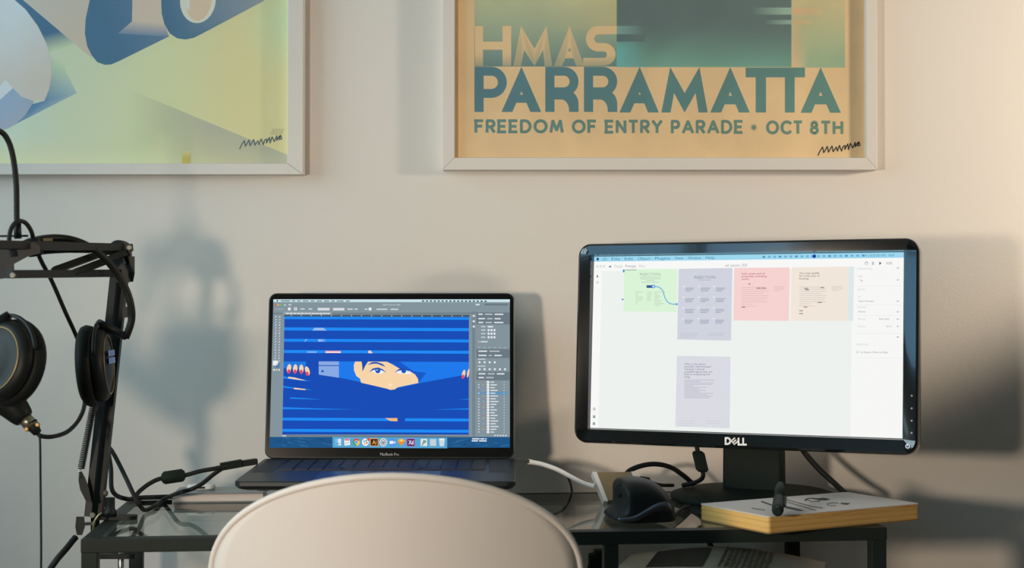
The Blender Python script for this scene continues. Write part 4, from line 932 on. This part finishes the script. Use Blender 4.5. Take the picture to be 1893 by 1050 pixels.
# adapter hub with its white lead
hub = thing('adapter_hub', 'bronze and white adapter box wired to the right side of the laptop', 'adapter', O(1120, 928))
WL = mat('white_cable', C(222, 222, 222), 0.4, noise=0.03)
MB().bar(P(951, 851, 2.120), P(977, 852.5, 2.125), 0.0085, 0.005).build('plug', STEEL, hub, True)
MB().tube([P(976, 853.5, 2.125), P(986, 855, 2.125), P(1005, 859, 2.125), P(1032, 869, 2.122), P(1060, 884, 2.117), P(1080, 894, 2.113), P(1098, 899, 2.11)], [0.0042, 0.0034, 0.0033, 0.0033, 0.0033, 0.0033, 0.0036], 12, smooth_path=8).build('lead', WL, hub, True)
BRZ = mat('bronze_aluminium', C(150, 134, 104), 0.45, 0.35, noise=0.05, nscale=200)
# the box leans back against the cables behind it
def hubM(u, v, Y, ry): return Matrix.Translation(P(u, v, Y)) @ Matrix.Rotation(0.10, 4, 'Z') @ Matrix.Rotation(math.radians(-28), 4, 'X')
HM = hubM(1142, 903, 2.122, 0)
def sheared(x0, x1, z0, z1, t, sh):
    f = [(x0 + sh * (z - z0) / (z1 - z0) * -1 if False else x + sh * (z - z0) / (z1 - z0), y, z) for y in (-t / 2, t / 2) for x, z in ((x0, z0), (x1, z0), (x1, z1), (x0, z1))]
    return f
hb = MB().add(sheared(-0.0165, 0.033, -0.020, 0.022, 0.014, -0.013), [(0, 1, 2, 3), (7, 6, 5, 4), (0, 4, 5, 1), (1, 5, 6, 2), (2, 6, 7, 3), (3, 7, 4, 0)], False, HM).build('body', BRZ, hub, True)
for x0, x1 in ((-0.0225, -0.0165), (0.033, 0.0365)):
    MB().add(sheared(x0, x1, -0.0215, 0.0225, 0.0155, -0.013), [(0, 1, 2, 3), (7, 6, 5, 4), (0, 4, 5, 1), (1, 5, 6, 2), (2, 6, 7, 3), (3, 7, 4, 0)], False, HM).build('end_cap', WPLAST, hub, True)
plg = thing('cable_plug', 'small black plug with a gold tip beside the adapter box', 'plug', P(1180, 888, 2.16))
MB().tube([P(1172, 886, 2.155), P(1186, 888, 2.16)], 0.003, 10).build('tip', GOLD, plg, True)
MB().tube([P(1184, 887, 2.16), P(1199, 889, 2.165)], [0.0055, 0.005], 12).build('sleeve', BLACK, plg, True)
MB().tube([P(1198, 889, 2.165), P(1206, 893, 2.17), P(1225, 897, 2.18), P(1245, 897, 2.19)], 0.0025, 10, smooth_path=5).build('cord', RUBBER, plg, True)
cable('arched_cord', 'thick black cord arching from behind the adapter box to the monitor base', [(1152, 884, 2.165), (1164, 870, 2.17), (1188, 860.5, 2.175), (1214, 858, 2.18), (1240, 864, 2.185), (1262, 878, 2.19), (1282, 895, 2.20)], 0.0036)
vc = thing('video_cable', 'black cable with a rounded choke hanging under the left half of the monitor', 'cable', P(1290, 890, 2.16))
MB().tube([P(1284, 812, 2.165), P(1288, 826, 2.165), P(1291, 838, 2.165)], 0.0033, 10, smooth_path=4).build('cord', RUBBER, vc, True)
MB().loft([rrect(0.0175 * s, 0.014 * s, 0.004 * s, 4, P(u, v, 2.165).x, 2.165, P(u, v, 2.165).z, 'xy') for u, v, s in ((1290, 834, .7), (1291, 838, 1), (1298, 868, 1), (1299, 872, .7))]).build('choke', BLACK, vc, True)
MB().tube([P(1298, 868, 2.165), P(1300, 878, 2.165), P(1296, 886, 2.17), P(1282, 893, 2.18), P(1262, 897, 2.19)], 0.0033, 10, smooth_path=5).build('cord', RUBBER, vc, True)
cable('mains_cable', 'straight black cord slanting down under the right half of the monitor', [(1478, 820, 2.19), (1490, 840, 2.19), (1516, 869, 2.18), (1542, 893, 2.17), (1562, 912, 2.15)], 0.0042)
cable('mouse_cable', 'short black cable running from the mouse towards the monitor base', [O(1238, 962, .003), O(1250, 950, .003), O(1262, 941, .003), O(1275, 936, .003)], 0.0024)

# ------------------------------------------------------------------ things on the desk
MO = O(1182, 958, 0)
mo = thing('vertical_mouse', 'black upright ergonomic mouse with a curved metallic stripe', 'mouse', MO, (0, 0, 0.15))
sec = [(-0.043, 0.0), (-0.045, 0.006), (-0.040, 0.011), (-0.032, 0.016), (-0.0295, 0.030), (-0.0315, 0.046), (-0.029, 0.0525), (-0.020, 0.055), (-0.004, 0.0555), (0.012, 0.052), (0.027, 0.043), (0.036, 0.030), (0.041, 0.014), (0.043, 0.004), (0.042, 0.0)]
loops = []
for y, sx, sz in ((-0.048, 0.72, 0.62), (-0.046, 0.82, 0.76), (-0.036, 0.95, 0.93), (-0.018, 1, 1), (0.010, 1, 1.0), (0.035, 0.93, 0.9), (0.050, 0.8, 0.72), (0.054, 0.6, 0.5)):
    loops.append([(x * sx, y, z * sz) for x, z in sec])
mb_ = MB().loft(loops, None, True, True, True).build('body', mat('mouse_black', C(26, 30, 30), 0.5, noise=0.08, nscale=60, spec=0.3), mo)
s2 = mb_.modifiers.new('smooth', 'SUBSURF'); s2.levels = 1; s2.render_levels = 2
st = [(-0.038, -0.0445, 0.006), (-0.026, -0.0475, 0.0055), (-0.014, -0.0492, 0.008), (-0.002, -0.0497, 0.014), (0.010, -0.0494, 0.0195), (0.021, -0.0485, 0.0215), (0.029, -0.0465, 0.0185), (0.034, -0.042, 0.012)]
st, _ = spline([Vector(p) for p in st], [0] * len(st), 5)
wd = [0.0014 + 0.0042 * math.sin(min(1, i / len(st) * 1.15) * math.pi * .62) for i in range(len(st))]
MB().loft([[p + Vector((0, -0.001, w)), p + Vector((0, -0.001, -w)), p + Vector((0, 0.006, -w)), p + Vector((0, 0.006, w))] for p, w in zip(st, wd)], None, True, True, True).build('stripe', mat('blued_metal', C(104, 112, 126), 0.25, 0.85, noise=0.06), mo)
MB().lathe([(0.009, 0), (0.0095, 0.001), (0.007, 0.003)], (-0.030, -0.020, 0.040), (-1, -.5, .1), 18).build('thumb_button', BLACK, mo)

def quad_box(name, label, cat, px, z0, th, group=None):
    """rectangle lying at height z0+th whose photographed corners are left, front, right, back"""
    L_, F_, R_, B_ = [on(u, v, z0 + th) for u, v in px]
    c = (L_ + F_ + R_ + B_) / 4; e1 = ((R_ - F_) + (B_ - L_)) / 2; e2 = ((L_ - F_) + (B_ - R_)) / 2
    a = (math.atan2(e1.y, e1.x) + math.atan2(e2.y, e2.x) - math.pi / 2) / 2
    return thing(name, label, cat, (c.x, c.y, z0), (0, 0, a), group), e1.length, e2.length
NT = 0.0215
nb, n1_, n2_ = quad_box('sketchbook', 'thick worn sketchbook with yellowed page edges lying under a black pen', 'notebook', ((1315.6, 933), (1428.5, 957.7), (1671.7, 929), (1560, 905.6)), TABLE_Z + 0.0003, NT)
YEL = mat('yellowed_page_edges', C(232, 186, 108), 0.8, noise=0.12, nscale=30, bump=0.5, bscale=260)
PAGE = mat('page_white', C(214, 206, 200), 0.8, noise=0.03, nscale=20)
nm_ = YEL.node_tree; tx = [x for x in nm_.nodes if x.type == 'TEX_NOISE']
for x in tx:
    mp = nm_.nodes.new('ShaderNodeMapping'); mp.inputs['Scale'].default_value = (0.15, 0.15, 6.0)
    tc_ = nm_.nodes.new('ShaderNodeTexCoord'); nm_.links.new(tc_.outputs['Object'], mp.inputs[0]); nm_.links.new(mp.outputs[0], x.inputs['Vector'])
lp = []
for k in range(9):
    z = 0.0015 + (NT - 0.003) * k / 8; j = 0.0006 * math.sin(k * 2.3)
    lp.append(rrect(n1_ - 0.002 + j, n2_ - 0.002 + j, 0.004, 4, 0, 0, z, 'xy'))
MB().loft(lp).build('page_block', YEL, nb)
MB().loft([rrect(n1_, n2_, 0.005, 4, 0, 0, z, 'xy') for z in (0.0, 0.0014)]).build('back_cover', mat('brown_card', C(150, 120, 76), .8, noise=.1), nb)
tp = MB().loft([rrect(n1_ - 0.0005, n2_ - 0.0005, 0.005, 4, 0, 0, z, 'xy') for z in (NT - 0.0014, NT - 0.0002)]).build('top_page', PAGE, nb)
lm = MB(); r_ = [(-.5 + i / 10) * n1_ for i in range(11)]
lm.loft([[(x, -n2_ / 2 + 0.0005, NT - 0.0035 - 0.0012 * math.sin(i * 1.7) + dz), (x, -n2_ / 2 - 0.0010 - 0.0007 * math.sin(i * 2.1), NT - 0.0034 - 0.0013 * math.sin(i * 1.7) + dz)] for i, x in enumerate(r_[3:]) for dz in (0,)], None, False, False)
lm.build('curled_leaf', mat('pale_leaf', C(214, 172, 100), .8, noise=.1), nb)
def nb_px(u, v): return full(nb).inverted() @ on(u, v, TABLE_Z + 0.0003 + NT)
A = Art(nb_px, (0, 0, 1), 4e-5)
DKI, BRI = C(58, 56, 64), C(120, 88, 80)
A.stroke([(1408, 927), (1425, 933), (1436, 937)], 2.4, DKI, 1); A.poly([(1446, 934), (1470, 939), (1488, 944), (1478, 944.6), (1455, 940), (1446, 937)], DKI, 1)
for p in ([(1448, 926), (1480, 935), (1509, 943.6)], [(1470, 928), (1500, 936), (1520, 939)], [(1452, 923), (1470, 928)]): A.stroke(p, 1.3, BRI, 1)
A.stroke([(1390, 939), (1400, 941), (1414, 943)], 1.8, C(120, 116, 118), 1)
A.stroke(arc(1502, 924.5, 14, 3.4, 150, 400, 14), 1.6, DKI, 1); A.poly([(1500, 922), (1524, 920), (1536, 923), (1526, 925), (1512, 924)], DKI, 1); A.stroke([(1490, 923), (1500, 927), (1514, 926.6)], 1.2, DKI, 1)
A.stroke(arc(1540, 932, 11, 2.6, 60, 330, 12), 1.2, C(110, 106, 110), 1); A.poly([(1553, 929.4), (1572, 930), (1566, 933), (1556, 932)], DKI, 1)
A.build('pencil_drawing', PRINT2, nb)
pa, pb = on(1437.5, 944, TABLE_Z + NT + 0.0085), None
pb = at(1443, 897, pa.y + 0.125)
pn = thing('pen', 'black capped pen lying across the open sketchbook page', 'pen', pa)
dp = (pb - pa).normalized()
MB().lathe([(0.004, -0.004), (0.0065, -0.002), (0.0072, 0.004), (0.0072, 0.055)], pa, dp, 20).build('cap', BLACK, pn, True)
MB().lathe([(0.0064, 0.055), (0.0066, 0.11), (0.005, 0.128), (0.002, 0.136)], pa, dp, 20).build('barrel', BLACK, pn, True)
MB().bar(pa + dp * 0.012 + Vector((0.0085, 0, 0.003)), pa + dp * 0.055 + Vector((0.0085, 0, 0.004)), 0.003, 0.0015).build('clip', BLACK, pn, True)
MB().box(pa + Vector((-0.001, -0.0035, 0.0052)), (0.003, 0.003, 0.001)).build('cap_mark', STEEL, pn, True)
# slim notebook and white gadget at the left
sb, s1, s2_ = quad_box('slim_notebook', 'slim grey hardback notebook with white page edges under the white gadget', 'notebook', ((333, 898), (322, 913), (494, 913), (488, 898)), TABLE_Z + 0.0003, 0.0135)
s2_ = 0.075; GC = mat('grey_cover', C(120, 130, 134), 0.35, noise=0.05)
MB().loft([rrect(s1, s2_, 0.003, 4, 0, 0, z, 'xy') for z in (0.0, 0.0018)]).build('back_cover', GC, sb)
MB().box((0, 0.0008, 0.0067), (s1 - 0.003, s2_ - 0.003, 0.0098)).build('page_block', mat('white_pages', C(226, 214, 204), .8, noise=.04, nscale=90), sb)
MB().loft([rrect(s1, s2_, 0.003, 4, 0, 0, z, 'xy') for z in (0.0116, 0.0135)]).build('front_cover', GC, sb)
g0 = on(372, 905, TABLE_Z + 0.014)
gd = thing('white_gadget', 'small rounded white plastic gadget with a dark slot lying on the grey notebook', 'gadget', g0, (0, 0, 0.1))
MB().loft([rrect(0.040 - i * 2, 0.018 - i * 2, 0.0085 - i, 6, 0, 0, z, 'xy') for i, z in ((0.002, 0.0001), (0.0, 0.002), (0.0, 0.006), (0.002, 0.008))]).build('case', WPLAST, gd)
MB().box((0.001, -0.0092, 0.0038), (0.010, 0.0008, 0.0026)).build('slot', BLACK, gd)
# box under the laptop
RZ0, RZ1 = TABLE_Z + 0.0003, TABLE_Z + 0.0385
rz = thing('white_box', 'white box with red lettering propping up the laptop', 'box', (-0.165, 2.05, RZ0))
WC = mat('white_card', C(214, 208, 204), .7, noise=.03)
MB().box((0, 0, 0.0135), (0.276, 0.165, 0.027), None, 0.0015).build('tray', WC, rz)
MB().box((0, 0, 0.033), (0.280, 0.169, 0.0103), None, 0.0012).build('lid', WC, rz)
A = Art(lambda u, v: full(rz).inverted() @ at(u, v, 2.05 - 0.0846), N, 5e-5)
for k in range(5): A.stroke([(529 + k * 3.4, 911), (530.6 + k * 3.4, 904), (532 + k * 3.4, 910)], 1.3, C(170, 50, 70), 1)
A.build('red_lettering', PRINT2, rz)

# ------------------------------------------------------------------ shelf under the desk
ZSH = ZS + 0.0143
nwm = mat('newsprint', C(226, 216, 200), .85, noise=.08, nscale=25)
sheets = [((0.345, 0.215), 0.30, 0.34, 0.24, 0.0, 'folded newspaper with printed columns lying on the shelf under the desk', 'newspaper'),
          ]
dm = full(desk)
def on_shelf(x, y, z): return dm @ Vector((x, y, z))
c = on_shelf(0.335, 0.235, ZSH)
np_ = thing('newspaper', 'folded newspaper with printed columns lying on the desk shelf', 'newspaper', c, (0, 0, TYAW - 0.35))
for k in range(3):
    w, d = 0.29 - k * 0.003, 0.22 - k * 0.004
    g = [(-w / 2 + w * i / 10, -d / 2 + d * j / 6) for j in range(7) for i in range(11)]
    vv = [(x, y, 0.0006 + k * 0.0085 + 0.016 * max(0, math.cos((x / w) * math.pi)) * (0.3 + 0.35 * k) * (0.6 + y / d)) for x, y in g]
    ff = [(j * 11 + i, j * 11 + i + 1, (j + 1) * 11 + i + 1, (j + 1) * 11 + i) for j in range(6) for i in range(10)]
    o = MB().add(vv, ff, True).build('leaf', nwm, np_); so = o.modifiers.new('t', 'SOLIDIFY'); so.thickness = 0.0006; so.offset = 1
def leafz(x, y):
    w, d, k = 0.284, 0.212, 2
    return 0.0006 + k * 0.0085 + 0.016 * max(0, math.cos((x / w) * math.pi)) * (0.3 + 0.35 * k) * (0.6 + y / d) + 0.0012
A = Art(lambda x, y: Vector((x, y, leafz(x, y))), (0, 0, 1), 1e-4)
for r in range(18):
    y = 0.095 - r * 0.0065
    for q in range(9):
        x = 0.0 + q * 0.008
        A.rect(x, y, x + random.uniform(.004, .0072), y - 0.0026, C(74, 70, 66), 1)
A.rect(-0.10, 0.095, -0.02, -0.02, grad(-.1, 0, C(60, 60, 60), -.02, 0, C(100, 96, 90)), 1, 4, 4)
A.build('newsprint_columns', PRINT2, np_)
for k in range(3):
    c = on_shelf(0.455 + k * 0.006, 0.12 - k * 0.012, ZSH + 0.0004 + k * 0.0012)
    o = MB().box((0, 0, 0.0004), (0.12, 0.17, 0.0006)).build('loose_sheet', mat('sheet_paper', C(206, 192, 178), .85, noise=.04, nscale=30)); o.location = c; o.rotation_euler = (0, 0, -0.25 - k * 0.08)
    tag(o, ('bottom', 'middle', 'top')[k] + ' loose paper sheet poking out past the right desk leg', 'paper', 'loose sheets on the desk shelf')
ad = thing('power_adapter', 'black plug adapter lying on the shelf left of the newspaper', 'adapter', on_shelf(0.185, 0.335, ZSH))
MB().box((0.0, 0, 0.014), (0.036, 0.03, 0.028), None, 0.004).build('body', BLACK, ad)
MB().box((0.0, -0.002, 0.030), (0.022, 0.022, 0.010), None, 0.004).build('socket', RUBBER, ad)
MB().tube([(-0.016, -0.008, 0.012), (-0.018, -0.03, 0.010), (-0.012, -0.06, 0.004), (0.0, -0.10, 0.004)], 0.0035, 10, smooth_path=6).build('cord', RUBBER, ad)
cable('hanging_cord', 'black cord hanging below the desk top behind the adapter', [(1308, 985, 2.262), (1312, 1004, 2.262), (1318, 1022, 2.262), (1310, 1050, 2.262), (1300, 1090, 2.262)], 0.0042)

# ------------------------------------------------------------------ the two lamps that light the wall
def floor_lamp(label, pos, aim, m):
    p = Vector(pos); d = (Vector(aim) - p).normalized(); back = p - d * 0.05
    t = thing('floor_lamp', label, 'lamp', (back.x, back.y, 0))
    MB().lathe([(0.13, 0), (0.13, 0.015), (0.02, 0.025)], (back.x, back.y, 0), (0, 0, 1), 32).build('base', m, t, True)
    MB().tube([(back.x, back.y, 0.02), (back.x, back.y, back.z)], 0.011, 12).build('pole', m, t, True)
    MB().lathe([(0.03, -0.06), (0.045, -0.05), (0.05, -0.035), (0.05, -0.03)], p, d, 28).build('lamp_head', m, t, True)
floor_lamp('black floor lamp standing left of the camera and aimed at the desk', KEY, KEY_AIM, BLACKM)
floor_lamp('black floor lamp standing by the wall to the right of the desk', SIDE, SIDE_AIM, BLACKM)
